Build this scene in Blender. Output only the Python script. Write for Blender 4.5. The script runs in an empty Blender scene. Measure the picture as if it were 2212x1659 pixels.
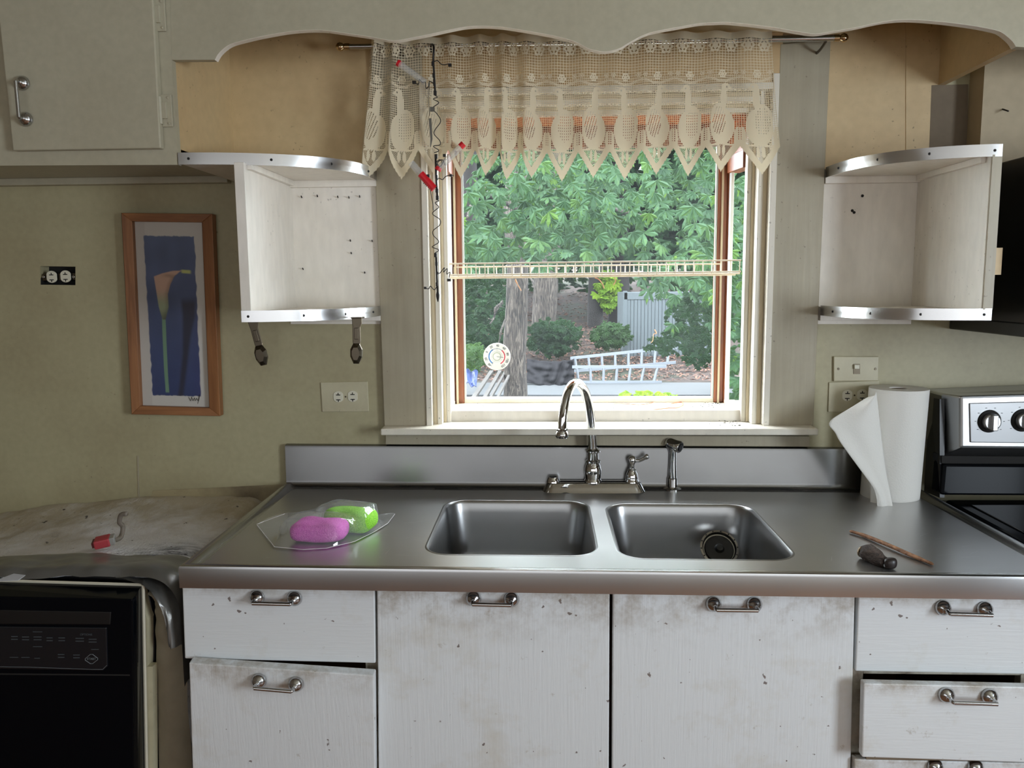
import bpy, bmesh, math, random
import numpy as np
from mathutils import Vector, Matrix, Euler, noise
random.seed(7); PI = math.pi
S = bpy.context.scene
COL = S.collection
# ------------------------------------------------------------------ camera
F, CX, CY = 1740.0, 1106.0, 829.5
Yc = np.array([1173-CX, -(612-CY), -F]); Yc /= np.linalg.norm(Yc)
Xc = np.array([1, .0041, 0.]); Xc[2] = -(Xc@Yc)/Yc[2]; Xc /= np.linalg.norm(Xc)
Zc = np.cross(Xc, Yc)
R = np.array([Xc, Yc, Zc]); CAM = np.array([0, -2.2, 1.46])
cam = bpy.data.objects.new('camera', bpy.data.cameras.new('camera')); COL.objects.link(cam)
cam.matrix_world = Matrix.Translation(CAM) @ Matrix(R.tolist()).to_4x4()
cam.data.sensor_fit = 'HORIZONTAL'; cam.data.sensor_width = 36; cam.data.lens = F*36/2212
cam.data.clip_start = .02; cam.data.clip_end = 300
S.camera = cam
# ------------------------------------------------------------------ world, light, exposure
w = bpy.data.worlds.new('overcast'); S.world = w; w.use_nodes = True
wn = w.node_tree.nodes; wl = w.node_tree.links
bg = wn['Background']; tc = wn.new('ShaderNodeTexCoord'); sx = wn.new('ShaderNodeSeparateXYZ')
cr = wn.new('ShaderNodeValToRGB'); wl.new(tc.outputs['Generated'], sx.inputs[0]); wl.new(sx.outputs['Z'], cr.inputs[0])
cr.color_ramp.elements[0].position = 0; cr.color_ramp.elements[0].color = (.55,.62,.66,1)
cr.color_ramp.elements[1].position = .7; cr.color_ramp.elements[1].color = (.86,.94,1,1)
wl.new(cr.outputs[0], bg.inputs[0]); bg.inputs[1].default_value = 22.0
def area(name, loc, direction, sx_, sy_, power, color):
    l = bpy.data.lights.new(name, 'AREA'); l.shape = 'RECTANGLE'; l.size = sx_; l.size_y = sy_; l.energy = power; l.color = color
    o = bpy.data.objects.new(name, l); COL.objects.link(o); o.location = loc
    o.rotation_euler = Vector(direction).to_track_quat('-Z', 'Y').to_euler(); return o
area('daylight_side_window', (2.46, -2.65, 1.45), (-1, .0, 0), .85, 1.0, 75, (.80,.90,1))
area('rear_fill_light', (.1, -3.95, 1.40), (0, 1, 0), 4.2, 1.05, 21, (.93,.96,1))  # added rear fill light; no window is known on this wall
S.view_settings.view_transform = 'Standard'; S.view_settings.look = 'None'
S.view_settings.exposure = 0.12; S.view_settings.gamma = 1.0; S.view_settings.use_curve_mapping = False
S.cycles.transparent_max_bounces = 24; S.cycles.max_bounces = 8; S.cycles.caustics_reflective = False; S.cycles.caustics_refractive = False
S.cycles.sample_clamp_indirect = 6
# ------------------------------------------------------------------ helpers
def ray(px, py): return R@np.array([px-CX, -(py-CY), -F])
def W(px, py, y):
    d = ray(px, py); return Vector(CAM + d*(y-CAM[1])/d[1])
def H(px, py, z0, k=0.):
    d = ray(px, py); return Vector(CAM + d*((z0-CAM[2])/(d[2]-k*d[0])))
def wloc(o):
    v = Vector((0,0,0))
    while o: v += o.location; o = o.parent
    return v
class MB:
    def __init__(s): s.v = []; s.f = []; s.m = []
    def add(s, vs, fs, m=0):
        n = len(s.v); s.v += [tuple(v) for v in vs]; s.f += [tuple(i+n for i in f) for f in fs]; s.m += [m]*len(fs); return s
    def box(s, x0, x1, y0, y1, z0, z1, m=0):
        return s.add([(x0,y0,z0),(x1,y0,z0),(x1,y1,z0),(x0,y1,z0),(x0,y0,z1),(x1,y0,z1),(x1,y1,z1),(x0,y1,z1)],
              [(0,3,2,1),(4,5,6,7),(0,1,5,4),(1,2,6,5),(2,3,7,6),(3,0,4,7)], m)
    def prism(s, pts, off, m=0):
        n = len(pts); off = Vector(off); a = [Vector(p) for p in pts]; b = [p+off for p in a]
        return s.add(a+b, [tuple(range(n)), tuple(range(2*n-1, n-1, -1))]+[(i, n+i, n+(i+1) % n, (i+1) % n) for i in range(n)], m)
    def tube(s, path, r, n=8, m=0, closed=False, flat=1.0):
        P = [Vector(p) for p in path]; k = len(P); rr = r if isinstance(r, (list, tuple)) else [r]*k
        up = None; vs = []
        for i in range(k):
            t = (P[(i+1) % k]-P[i-1]) if closed else (P[min(i+1, k-1)]-P[max(i-1, 0)])
            if t.length < 1e-9: t = Vector((0,0,1))
            t.normalize()
            if up is None: up = t.orthogonal().normalized()
            up = (up - t*up.dot(t)); up = up.normalized() if up.length > 1e-6 else t.orthogonal().normalized()
            q = t.cross(up)
            for j in range(n):
                a = 2*PI*j/n; vs.append(P[i] + up*math.cos(a)*rr[i] + q*math.sin(a)*rr[i]*flat)
        fs = []
        for i in range(k if closed else k-1):
            i2 = (i+1) % k
            for j in range(n): fs.append((i*n+j, i*n+(j+1) % n, i2*n+(j+1) % n, i2*n+j))
        if not closed: fs += [tuple(range(n-1, -1, -1)), tuple((k-1)*n+j for j in range(n))]
        return s.add(vs, fs, m)
    def lathe(s, prof, c, axis=(0,0,1), n=20, m=0):
        ax = Vector(axis).normalized(); u = ax.orthogonal().normalized(); q = ax.cross(u); c = Vector(c); vs = []
        for (r, h) in prof:
            for j in range(n):
                a = 2*PI*j/n; vs.append(c + ax*h + (u*math.cos(a)+q*math.sin(a))*r)
        fs = [(i*n+j, i*n+(j+1) % n, (i+1)*n+(j+1) % n, (i+1)*n+j) for i in range(len(prof)-1) for j in range(n)]
        fs += [tuple(range(n-1, -1, -1)), tuple((len(prof)-1)*n+j for j in range(n))]
        return s.add(vs, fs, m)
    def grid(s, fn, nu, nv, m=0):
        vs = [fn(i/nu, j/nv) for j in range(nv+1) for i in range(nu+1)]
        return s.add(vs, [(j*(nu+1)+i, j*(nu+1)+i+1, (j+1)*(nu+1)+i+1, (j+1)*(nu+1)+i) for j in range(nv) for i in range(nu)], m)
    def holed(s, outer, holes, off, m=0):
        bm = bmesh.new(); loops = []
        for lp in [outer]+holes:
            vv = [bm.verts.new(p) for p in lp]; loops.append(vv)
            for i in range(len(vv)): bm.edges.new((vv[i], vv[(i+1) % len(vv)]))
        bmesh.ops.triangle_fill(bm, use_beauty=True, edges=bm.edges[:])
        bm.verts.index_update(); vs = [v.co.copy() for v in bm.verts]; n = len(vs); off = Vector(off)
        fs = [tuple(v.index for v in f.verts) for f in bm.faces]; fb = [tuple(i+n for i in reversed(f)) for f in fs]
        sd = []
        for vv in loops:
            for i in range(len(vv)):
                a, b = vv[i].index, vv[(i+1) % len(vv)].index; sd.append((a, b, b+n, a+n))
        bm.free(); return s.add(vs+[v+off for v in vs], fs+fb+sd, m)
    def build(s, name, mats, parent=None, smooth=False, bevel=0, fix=True, **props):
        me = bpy.data.meshes.new(name); me.from_pydata(s.v, [], s.f)
        if not isinstance(mats, (list, tuple)): mats = [mats]
        for m in mats: me.materials.append(m)
        if len(mats) > 1: me.polygons.foreach_set('material_index', s.m)
        if fix:
            bm = bmesh.new(); bm.from_mesh(me); bmesh.ops.recalc_face_normals(bm, faces=bm.faces[:]); bm.to_mesh(me); bm.free()
        o = bpy.data.objects.new(name, me); COL.objects.link(o)
        if parent:
            L = wloc(parent); me.transform(Matrix.Translation(-L)); o.parent = parent
        if smooth:
            me.shade_smooth() if hasattr(me, 'shade_smooth') else None
            if smooth != 'all':
                try: me.set_sharp_from_angle(angle=math.radians(38))
                except Exception: pass
        if bevel:
            b = o.modifiers.new('bevel', 'BEVEL'); b.width = bevel; b.segments = 2; b.limit_method = 'ANGLE'; b.angle_limit = math.radians(50)
        for k, v in props.items(): o[k] = v
        me.update(); return o
def thing(name, label, cat, loc=(0,0,0), group=None):
    o = bpy.data.objects.new(name, None); COL.objects.link(o); o.location = loc; o.empty_display_size = .05
    o['label'] = label; o['category'] = cat
    if group: o['group'] = group
    return o
def struct(name, label=None):
    o = bpy.data.objects.new(name, None); COL.objects.link(o); o['kind'] = 'structure'
    if label: o['label'] = label
    return o
def cmesh(name, text, size, mat, parent, M, extrude=.0002):
    c = bpy.data.curves.new(name, 'FONT'); c.body = text; c.size = size; c.align_x = 'CENTER'; c.align_y = 'CENTER'; c.extrude = extrude
    c.materials.append(mat); o = bpy.data.objects.new(name, c); COL.objects.link(o)
    bpy.context.view_layer.update(); me = bpy.data.meshes.new_from_object(o.evaluated_get(bpy.context.evaluated_depsgraph_get())); bpy.data.objects.remove(o); o = bpy.data.objects.new(name, me); COL.objects.link(o)
    o.parent = parent; o.matrix_local = Matrix.Translation(-wloc(parent)) @ M; return o
def rrect(x0, x1, y0, y1, r, n=6):
    out = []
    for cx, cy, a0 in ((x1-r, y1-r, 0), (x0+r, y1-r, 90), (x0+r, y0+r, 180), (x1-r, y0+r, 270)):
        for i in range(n+1):
            a = math.radians(a0+90*i/n); out.append((cx+r*math.cos(a), cy+r*math.sin(a)))
    return out
def interp(P, t): # piecewise linear on points list, t in 0..1
    k = t*(len(P)-1); i = min(int(k), len(P)-2); return Vector(P[i]).lerp(Vector(P[i+1]), k-i)
def smoothpath(P, sub=6):
    P = [Vector(p) for p in P]; out = []
    for i in range(len(P)-1):
        a = P[max(i-1, 0)]; b = P[i]; c = P[i+1]; d = P[min(i+2, len(P)-1)]
        for j in range(sub):
            t = j/sub; out.append(.5*((2*b)+(c-a)*t+(2*a-5*b+4*c-d)*t*t+(3*b-a-3*c+d)*t**3))
    out.append(P[-1]); return out
# ------------------------------------------------------------------ materials
def srgb(r, g, b): return tuple(((c/255)/12.92 if c/255 <= .04045 else ((c/255+.055)/1.055)**2.4) for c in (r, g, b))+(1,)
class N:
    def __init__(s, name):
        s.mat = bpy.data.materials.new(name); s.mat.use_nodes = True; s.t = s.mat.node_tree; s.n = s.t.nodes; s.p = s.n['Principled BSDF']; s.out = s.n['Material Output']
        s.tc = s.n.new('ShaderNodeTexCoord')
    def link(s, a, b): s.t.links.new(a, b)
    def mapping(s, scale=(1,1,1), src='Object', loc=(0,0,0)):
        m = s.n.new('ShaderNodeMapping'); s.link(s.tc.outputs[src], m.inputs[0]); m.inputs['Scale'].default_value = scale; m.inputs['Location'].default_value = loc; return m.outputs[0]
    def noise(s, scale, detail=4, rough=.55, vec=None, dist=0):
        n = s.n.new('ShaderNodeTexNoise'); n.inputs['Scale'].default_value = scale; n.inputs['Detail'].default_value = detail
        n.inputs['Roughness'].default_value = rough; n.inputs['Distortion'].default_value = dist
        s.link(vec if vec is not None else s.mapping(), n.inputs['Vector']); return n.outputs['Fac']
    def ramp(s, src, stops):
        r = s.n.new('ShaderNodeValToRGB'); s.link(src, r.inputs[0]); e = r.color_ramp.elements
        e[0].position, e[0].color = stops[0][0], stops[0][1]; e[1].position, e[1].color = stops[-1][0], stops[-1][1]
        for p, c in stops[1:-1]:
            q = e.new(p); q.color = c
        return r.outputs[0]
    def mix(s, fac, a, b, mode='MIX'):
        m = s.n.new('ShaderNodeMix'); m.data_type = 'RGBA'; m.blend_type = mode
        for i, v in ((0, fac), (6, a), (7, b)):
            if isinstance(v, (int, float)): m.inputs[i].default_value = v
            elif isinstance(v, tuple): m.inputs[i].default_value = v
            else: s.link(v, m.inputs[i])
        return m.outputs[2]
    def bump(s, h, strength=.3, dist=.002, normal=None):
        b = s.n.new('ShaderNodeBump'); b.inputs['Strength'].default_value = strength; b.inputs['Distance'].default_value = dist
        s.link(h, b.inputs['Height'])
        if normal is not None: s.link(normal, b.inputs['Normal'])
        s.link(b.outputs[0], s.p.inputs['Normal']); return b.outputs[0]
    def set(s, **k):
        for a, v in k.items(): s.p.inputs[a.replace('_', ' ')].default_value = v
        return s
g4 = lambda v: (v, v, v, 1)
def flat(name, col, rough=.5, metal=0, **k):
    m = N(name); m.set(Base_Color=col, Roughness=rough, Metallic=metal, **k); return m.mat
def paint(name, col, dirt, rough=.5, amt=.35, grain=(1,1,1), gs=40, bs=.25, specks=.0, blot=3.0):
    m = N(name); n1 = m.noise(blot, 6, .6); f = m.ramp(n1, [(.42, g4(0)), (.75, g4(1))])
    mm = m.n.new('ShaderNodeMath'); mm.operation = 'MULTIPLY'; mm.inputs[1].default_value = amt; m.link(f, mm.inputs[0])
    c = m.mix(mm.outputs[0], col, dirt)
    n2 = m.noise(gs, 3, .5, m.mapping(grain)); c = m.mix(.12, c, m.ramp(n2, [(.3, g4(.25)), (.7, g4(1))]), 'MULTIPLY')
    if specks:
        v = m.noise(95, 2, .5); vf = m.ramp(v, [(.70, g4(0)), (.725, g4(1))])
        m2 = m.noise(4, 2, .5); k = m.n.new('ShaderNodeMath'); k.operation = 'MULTIPLY'; m.link(vf, k.inputs[0]); m.link(m.ramp(m2, [(.45, g4(0)), (.6, g4(specks))]), k.inputs[1])
        c = m.mix(k.outputs[0], c, srgb(60, 45, 35))
    m.link(c, m.p.inputs['Base Color']); m.set(Roughness=rough); m.bump(n2, bs, .0015); return m.mat
M = {}
M['wall'] = paint('olive_wall_paint', srgb(176,168,134), srgb(140,124,92), .45, .4, (1,1,1), 60, .12, .5)
M['room'] = paint('room_wall_paint', srgb(128,112,92), srgb(100,85,68), .7, .3)
M['cream'] = paint('cream_wall_paint', srgb(208,182,138), srgb(186,152,108), .5, .5, (1,1,1), 40, .12, .5)
M['casing'] = paint('casing_paint', srgb(172,163,140), srgb(142,128,102), .42, .5, (1.,1.,.05), 70, .35, .5)
M['upper'] = paint('upper_cabinet_paint', srgb(180,174,152), srgb(158,148,124), .42, .4, (1,1,1), 60, .1, .0)
M['white'] = paint('old_white_paint', srgb(238,232,222), srgb(206,194,172), .4, .35, (1,1,.3), 50, .15, .4)
M['jamb'] = paint('window_white_paint', srgb(232,226,212), srgb(206,192,165), .4, .4, (1,1,.1), 50, .2, .5)
M['jambtan'] = paint('window_tan_paint', srgb(205,190,160), srgb(175,155,120), .45, .4, (1,1,.1), 50, .2, .3)
def doormat(name, vert=True):
    m = N(name); g = (1,1,.045) if vert else (.06,1,1)
    n2 = m.noise(170, 4, .62, m.mapping(g), .4); st = m.noise(5, 7, .7); st2 = m.noise(22, 5, .7)
    c = m.mix(m.ramp(st, [(.50, g4(0)), (.78, g4(.7))]), srgb(218,221,222), srgb(190,180,158))
    c = m.mix(m.ramp(st2, [(.66, g4(0)), (.74, g4(.5))]), c, srgb(150,135,112))
    v = m.noise(60, 2, .5); c = m.mix(m.ramp(v, [(.735, g4(0)), (.76, g4(.8))]), c, srgb(80,55,40))
    # grime gathered along the top edge
    sp = m.n.new('ShaderNodeSeparateXYZ'); m.link(m.tc.outputs['Generated'], sp.inputs[0])
    top = m.ramp(sp.outputs['Z'], [(.80, g4(0)), (1.0, g4(1))]); k = m.n.new('ShaderNodeMath'); k.operation = 'MULTIPLY'
    m.link(top, k.inputs[0]); m.link(m.ramp(m.noise(14, 6, .75), [(.42, g4(0)), (.7, g4(.9))]), k.inputs[1])
    c = m.mix(k.outputs[0], c, srgb(138,120,92))
    m.link(c, m.p.inputs['Base Color']); m.set(Roughness=.42); m.bump(n2, .6, .0012); return m.mat
M['door'] = doormat('brushed_white_door_paint'); M['drawer'] = doormat('brushed_white_drawer_paint', False)
M['edge'] = paint('worn_edge_paint', srgb(190,184,168), srgb(90,70,52), .5, .9, (1,1,1), 80, .3, 1.0, 18)
M['carcass'] = paint('carcass_wood', srgb(120,105,85), srgb(80,65,50), .7, .6)
M['dark'] = flat('dark_gap', srgb(20,18,16), .8)
def steel(name, col, rough, an=.75, scratch=.5, tangent='X', dirt=.35):
    m = N(name); tg = m.n.new('ShaderNodeTangent'); tg.direction_type = 'RADIAL'; tg.axis = tangent
    m.set(Metallic=1.0, Anisotropic=an); m.link(tg.outputs[0], m.p.inputs['Tangent'])
    n1 = m.noise(3.5, 2, .5); n2 = m.noise(140, 3, .5, m.mapping((.08,1,1)))
    c = m.mix(m.ramp(n1, [(.4, g4(0)), (.75, g4(dirt))]), col, tuple(x*.62 for x in col[:3])+(1,))
    m.link(c, m.p.inputs['Base Color'])
    m.set(Roughness=rough)
    return m.mat
M['steel'] = steel('brushed_stainless', g4(.50), .24, .6, .6)
M['deck'] = steel('worn_stainless_deck', g4(.62), .35, .2, 1.0)
M['bowl'] = steel('sink_bowl_steel', g4(.36), .30, .0, .5, 'Z')
M['alu'] = steel('aluminium_edging', g4(.72), .26, .3, .5)
M['range_steel'] = steel('range_stainless', g4(.42), .3, .5, .5)
M['chrome'] = flat('chrome', g4(.62), .06, 1)
M['nickel'] = flat('pitted_chrome', g4(.50), .17, 1)
M['oldmetal'] = flat('tarnished_chrome', srgb(92,84,72), .3, 1)
M['black'] = flat('gloss_black', srgb(8,10,14), .12); M['black'].node_tree.nodes['Principled BSDF'].inputs['Specular IOR Level'].default_value = .08
M['blackp'] = flat('black_plastic', srgb(16,17,20), .35)
M['hood'] = flat('black_appliance', srgb(12,12,14), .28)
M['print'] = flat('grey_print', srgb(110,115,118), .5)
M['cord'] = flat('black_cord', srgb(22,17,15), .45)
M['red'] = flat('red_vinyl', srgb(214,28,40), .35)
M['plate'] = paint('ivory_plate', srgb(196,188,158), srgb(150,135,105), .35, .4, (1,1,1), 40, .05, .3, 9)
M['recept'] = flat('ivory_receptacle', srgb(215,210,190), .35)
M['wire'] = flat('white_coated_wire', srgb(214,200,178), .4)
M['towel'] = None
def wood(name, a, b, scale=(1,1,.08), gs=60, rough=.45):
    m = N(name); n = m.noise(gs, 5, .6, m.mapping(scale), .6); m.link(m.ramp(n, [(.3, a), (.7, b)]), m.p.inputs['Base Color']); m.set(Roughness=rough); m.bump(n, .2, .001); return m.mat
M['oak'] = wood('oak_frame', srgb(118,74,42), srgb(160,108,66))
M['oakh'] = wood('oak_frame_cross', srgb(118,74,42), srgb(160,108,66), (.08,1,1))
M['brown'] = wood('window_wood', srgb(104,52,28), srgb(156,90,52), (1,1,.05), 50, .35)
M['orange'] = wood('window_head_wood', srgb(170,84,38), srgb(214,128,70), (.05,1,1), 50, .35)
M['bark'] = None
def towelmat():
    m = N('paper_towel'); n = m.noise(260, 1, .4); m.set(Base_Color=srgb(232,230,224), Roughness=.95); m.bump(n, .5, .0012); return m.mat
M['towel'] = towelmat()
def lacemat():
    m = N('ecru_lace'); m.set(Base_Color=srgb(226,214,186), Roughness=.9)
    tr = m.n.new('ShaderNodeBsdfTranslucent'); tr.inputs[0].default_value = srgb(232,216,180)
    mx = m.n.new('ShaderNodeMixShader'); mx.inputs[0].default_value = .22
    m.link(m.p.outputs[0], mx.inputs[1]); m.link(tr.outputs[0], mx.inputs[2]); m.link(mx.outputs[0], m.out.inputs[0]); return m.mat
M['lace'] = lacemat()
def glassmat(name, haze=.10, tint=(1,1,1,1), gloss=1.0, dif=False):
    m = N(name); m.n.remove(m.p); t = m.n.new('ShaderNodeBsdfTransparent'); t.inputs[0].default_value = tint
    g = m.n.new('ShaderNodeBsdfGlossy'); g.inputs[1].default_value = .01
    fr = m.n.new('ShaderNodeLayerWeight'); fr.inputs[0].default_value = .5
    pw = m.n.new('ShaderNodeMath'); pw.operation = 'POWER'; pw.inputs[1].default_value = 5; m.link(fr.outputs['Facing'], pw.inputs[0])
    k = m.n.new('ShaderNodeMath'); k.operation = 'MULTIPLY_ADD'; k.inputs[1].default_value = .8*min(gloss,1); k.inputs[2].default_value = .03*gloss; m.link(pw.outputs[0], k.inputs[0])
    a = m.n.new('ShaderNodeMixShader'); m.link(k.outputs[0], a.inputs[0]); m.link(t.outputs[0], a.inputs[1]); m.link(g.outputs[0], a.inputs[2])
    tl = m.n.new('ShaderNodeBsdfDiffuse' if dif else 'ShaderNodeBsdfTranslucent'); tl.inputs[0].default_value = (.9,.94,.97,1)
    n1 = m.noise(5, 6, .65); n2 = m.noise(150, 2, .5)
    h = m.ramp(n1, [(.3, g4(haze*.6)), (.8, g4(haze*1.4))]); sp = m.ramp(n2, [(.78, g4(0)), (.80, g4(0))])
    ad = m.n.new('ShaderNodeMath'); ad.operation = 'ADD'; m.link(h, ad.inputs[0]); m.link(sp, ad.inputs[1])
    b = m.n.new('ShaderNodeMixShader'); m.link(ad.outputs[0], b.inputs[0]); m.link(a.outputs[0], b.inputs[1]); m.link(tl.outputs[0], b.inputs[2])
    m.link(b.outputs[0], m.out.inputs[0]); return m.mat
M['glass'] = glassmat('dusty_window_glass', .005, (1,1,1,1), .12)
M['glass2'] = glassmat('side_window_glass', .003, (1,1,1,1), 0.0)
M['film'] = glassmat('clear_plastic_film', .09, (1,1,1,1), 2.6, True)
M['tubeglass'] = glassmat('clear_tube', .22, (.95,.93,.88,1), 1.5, True)
def leafmat(name, c1, c2, c3, tl=.35):
    m = N(name); oi = m.n.new('ShaderNodeObjectInfo'); n = m.noise(1.6, 3, .6); n2 = m.noise(9, 2, .6)
    c = m.mix(m.ramp(n, [(.35, g4(0)), (.65, g4(1))]), c1, c2); c = m.mix(m.ramp(n2, [(.62, g4(0)), (.72, g4(.8))]), c, c3)
    c = m.mix(m.ramp(oi.outputs['Random'], [(.8, g4(0)), (1., g4(.55))]), c, c3)
    m.link(c, m.p.inputs['Base Color']); m.set(Roughness=.6); m.p.inputs['Specular IOR Level'].default_value = .12
    t = m.n.new('ShaderNodeBsdfTranslucent'); m.link(m.mix(.5, c, c3), t.inputs[0])
    x = m.n.new('ShaderNodeMixShader'); x.inputs[0].default_value = tl; m.link(m.p.outputs[0], x.inputs[1]); m.link(t.outputs[0], x.inputs[2]); m.link(x.outputs[0], m.out.inputs[0]); return m.mat
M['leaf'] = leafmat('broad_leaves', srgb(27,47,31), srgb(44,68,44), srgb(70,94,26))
M['leafdark'] = leafmat('dark_green_leaves', srgb(14,32,17), srgb(24,48,24), srgb(40,62,20))  # deeper green leaf tone for woodland and shrubs
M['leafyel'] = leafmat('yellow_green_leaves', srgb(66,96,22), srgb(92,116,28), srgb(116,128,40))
def barkmat():
    m = N('tree_bark'); n = m.noise(22, 6, .75, m.mapping((1,1,.14)), 1.6); m.link(m.ramp(n, [(.40, srgb(14,11,10)), (.5, srgb(52,45,40)), (.62, srgb(98,90,82))]), m.p.inputs['Base Color'])
    m.set(Roughness=.95); m.bump(n, 1.0, .05); return m.mat
M['bark'] = barkmat()
M['darkbark'] = flat('dark_bark', srgb(19,15,14), .95)
def groundmat():
    m = N('leaf_litter'); n = m.noise(3, 8, .75); n2 = m.noise(.5, 4, .6)
    c = m.ramp(n, [(.3, srgb(19,11,9)), (.5, srgb(46,33,26)), (.7, srgb(67,52,43))]); c = m.mix(m.ramp(n2, [(.5, g4(0)), (.62, g4(.75))]), c, srgb(23,38,16))
    m.link(c, m.p.inputs['Base Color']); m.set(Roughness=1); m.bump(n, 1, .1); return m.mat
M['ground'] = groundmat()
M['slab'] = paint('grey_concrete', srgb(51,54,57), srgb(41,43,46), .8, .5, blot=1.0)
M['shed'] = flat('grey_shed_panel', srgb(55,63,67), .6)
M['ladder'] = flat('weathered_aluminium', srgb(107,112,119), .4, .3)
M['tarp'] = flat('black_tarp', srgb(21,20,23), .75); M['tarp'].node_tree.nodes['Principled BSDF'].inputs['Specular IOR Level'].default_value = .1
M['bluetarp'] = flat('blue_tarp', srgb(11,36,87), .5)
M['plank'] = wood('grey_planks', srgb(38,34,31), srgb(58,54,50), (1,.1,1), 30, .8)
# ------------------------------------------------------------------ room shell
XL, XR, YR, ZT = -2.3, 2.5, -4.0, 2.46
wb = struct('wall_back')
def P0(px, py, y=0.): v = W(px, py, y); return (v.x, v.y, v.z)
WX0, WX1, WZ0, WZ1 = -.335, .622, 1.055, 1.985    # rough opening
oh = [P0(87,575), P0(163,576), P0(163,616), P0(87,615)]
mb = MB(); mb.holed([(XL,0,0),(XR,0,0),(XR,0,ZT),(XL,0,ZT)], [[(WX0,0,WZ0),(WX1,0,WZ0),(WX1,0,WZ1),(WX0,0,WZ1)], oh], (0,.06,0))
mb.build('plaster', M['wall'], wb)
for nm, a in (('wall_left', (XL-.1,XL,YR,0,0,ZT)), ('wall_right', None), ('wall_front', None), ('floor', (XL,XR,YR,0,-.1,0)), ('ceiling', (XL,XR,YR,0,ZT,ZT+.1))):
    if a is None: continue
    b = MB().box(*a).build(nm, M['room'] if 'wall' in nm else (wood('floor_wood', srgb(120,78,50), srgb(160,110,75), (1,.1,1), 20) if nm == 'floor' else M['upper'])); b['kind'] = 'structure'
b = MB().holed([(XR,YR,0),(XR,0,0),(XR,0,ZT),(XR,YR,ZT)], [[(XR,-3.12,.92),(XR,-2.18,.92),(XR,-2.18,1.98),(XR,-3.12,1.98)]], (.1,0,0)).build('wall_right', M['room']); b['kind'] = 'structure'
b = MB().holed([(XL,YR,0),(XR,YR,0),(XR,YR,ZT),(XL,YR,ZT)], [[(-2.0,YR,.87),(2.2,YR,.87),(2.2,YR,1.93),(-2.0,YR,1.93)]], (0,-.1,0)).build('wall_front', M['room']); b['kind'] = 'structure'
blocker_mat = flat('sky_blocker', srgb(205,205,200), .8)  # unseen sheets added to keep outdoor sky light out of the openings
w2 = struct('window_2'); MB().box(XR+.05, XR+.07, -3.14, -2.16, .90, 2.0).build('sky_blocker', blocker_mat, w2)
d1 = struct('rear_fill_recess'); MB().box(-2.02, 2.22, YR-.07, YR-.05, .85, 1.95).build('rear_sky_blocker', blocker_mat, d1)  # invented opening behind the rear fill light, closed by a blocking sheet
# cream painted zones of the recess, thin boards on the wall
wp = struct('trim_1')
def plate(mb, pts, y, t, m=0): return mb.prism([P0(px, py, y) for px, py in pts], (0, t, 0), m)
plate(MB(), [(480,40),(870,40),(816,388),(470,388)], -.004, .004).build('panel', M['cream'], wp)
plate(MB(), [(1790,30),(1957,30),(1957,386),(1780,386)], -.004, .004).build('panel', M['cream'], wp)
plate(MB(), [(1957,30),(2050,30),(2040,182),(2012,184),(2005,386),(1957,386)], -.006, .006).build('panel', M['cream'], wp)
plate(MB(), [(2012,184),(2092,182),(2086,420),(2005,420)], -.003, .003).build('panel', M['carcass'], wp)
plate(MB(), [(1780,376),(1988,372),(1968,700),(1762,700)], -.004, .004).build('panel', M['white'], wp)
plate(MB(), [(623,385),(816,385),(822,700),(628,700)], -.004, .004).build('panel', M['white'], wp)
# chase beside the hood
c0 = W(2093, 200, 0); MB().box(c0.x, 1.9, -.07, 0, 1.70, ZT).build('trim_2', paint('chase_paint', srgb(186,168,136), srgb(160,140,106), .5, .5), None, kind='structure')
nail = MB().tube([P0(2166,236,-.07), P0(2178,240,-.10)], .002, 6).build('nail', M['dark'], None); nail['label'] = 'bent dark nail in the chase above the black microwave'; nail['category'] = 'nail'
# crack lines on wall left of counter
mb = MB(); mb.tube([P0(312,1094,-.002), P0(380,1097,-.002), P0(460,1102,-.002), P0(535,1107,-.002)], [.002,.0025,.003,.004], 5); mb.build('crack', M['dark'], wb)
mb = MB(); plate(mb, [(296,985),(299,985),(302,1105),(299,1105)], -.002, .002); mb.build('seam', M['casing'], wb)
plate(MB(), [(318,1097),(330,1060),(620,1046),(620,1100),(540,1112)], -.0015, .0015).build('stained_patch', paint('grimy_wall', srgb(168,155,120), srgb(70,50,36), .5, .9, (.25,1,1), 30, .2, .8, 5), wb)
# ------------------------------------------------------------------ window
win = struct('window_1')
zt, zb = W(1300,184,-.02).z, 1.073
m1 = M['casing']
plate(MB(), [(800,95),(912,95),(921,921),(830,921)], -.02, .02).build('casing', m1, win, bevel=.002)
plate(MB(), [(1686,95),(1795,85),(1757,921),(1656,921)], -.02, .02).build('casing', m1, win, bevel=.002)
plate(MB(), [(905,80),(1692,68),(1690,180),(905,190)], -.019, .019).build('head_casing', paint('head_casing_paint', srgb(206,176,130), srgb(176,142,98), .45, .5, (.05,1,1), 60, .3, .2), win, bevel=.002)
plate(MB(), [(815,60),(1780,42),(1780,66),(815,84)], -.035, .035).build('head_cap', M['cream'], win, bevel=.003)
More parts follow.
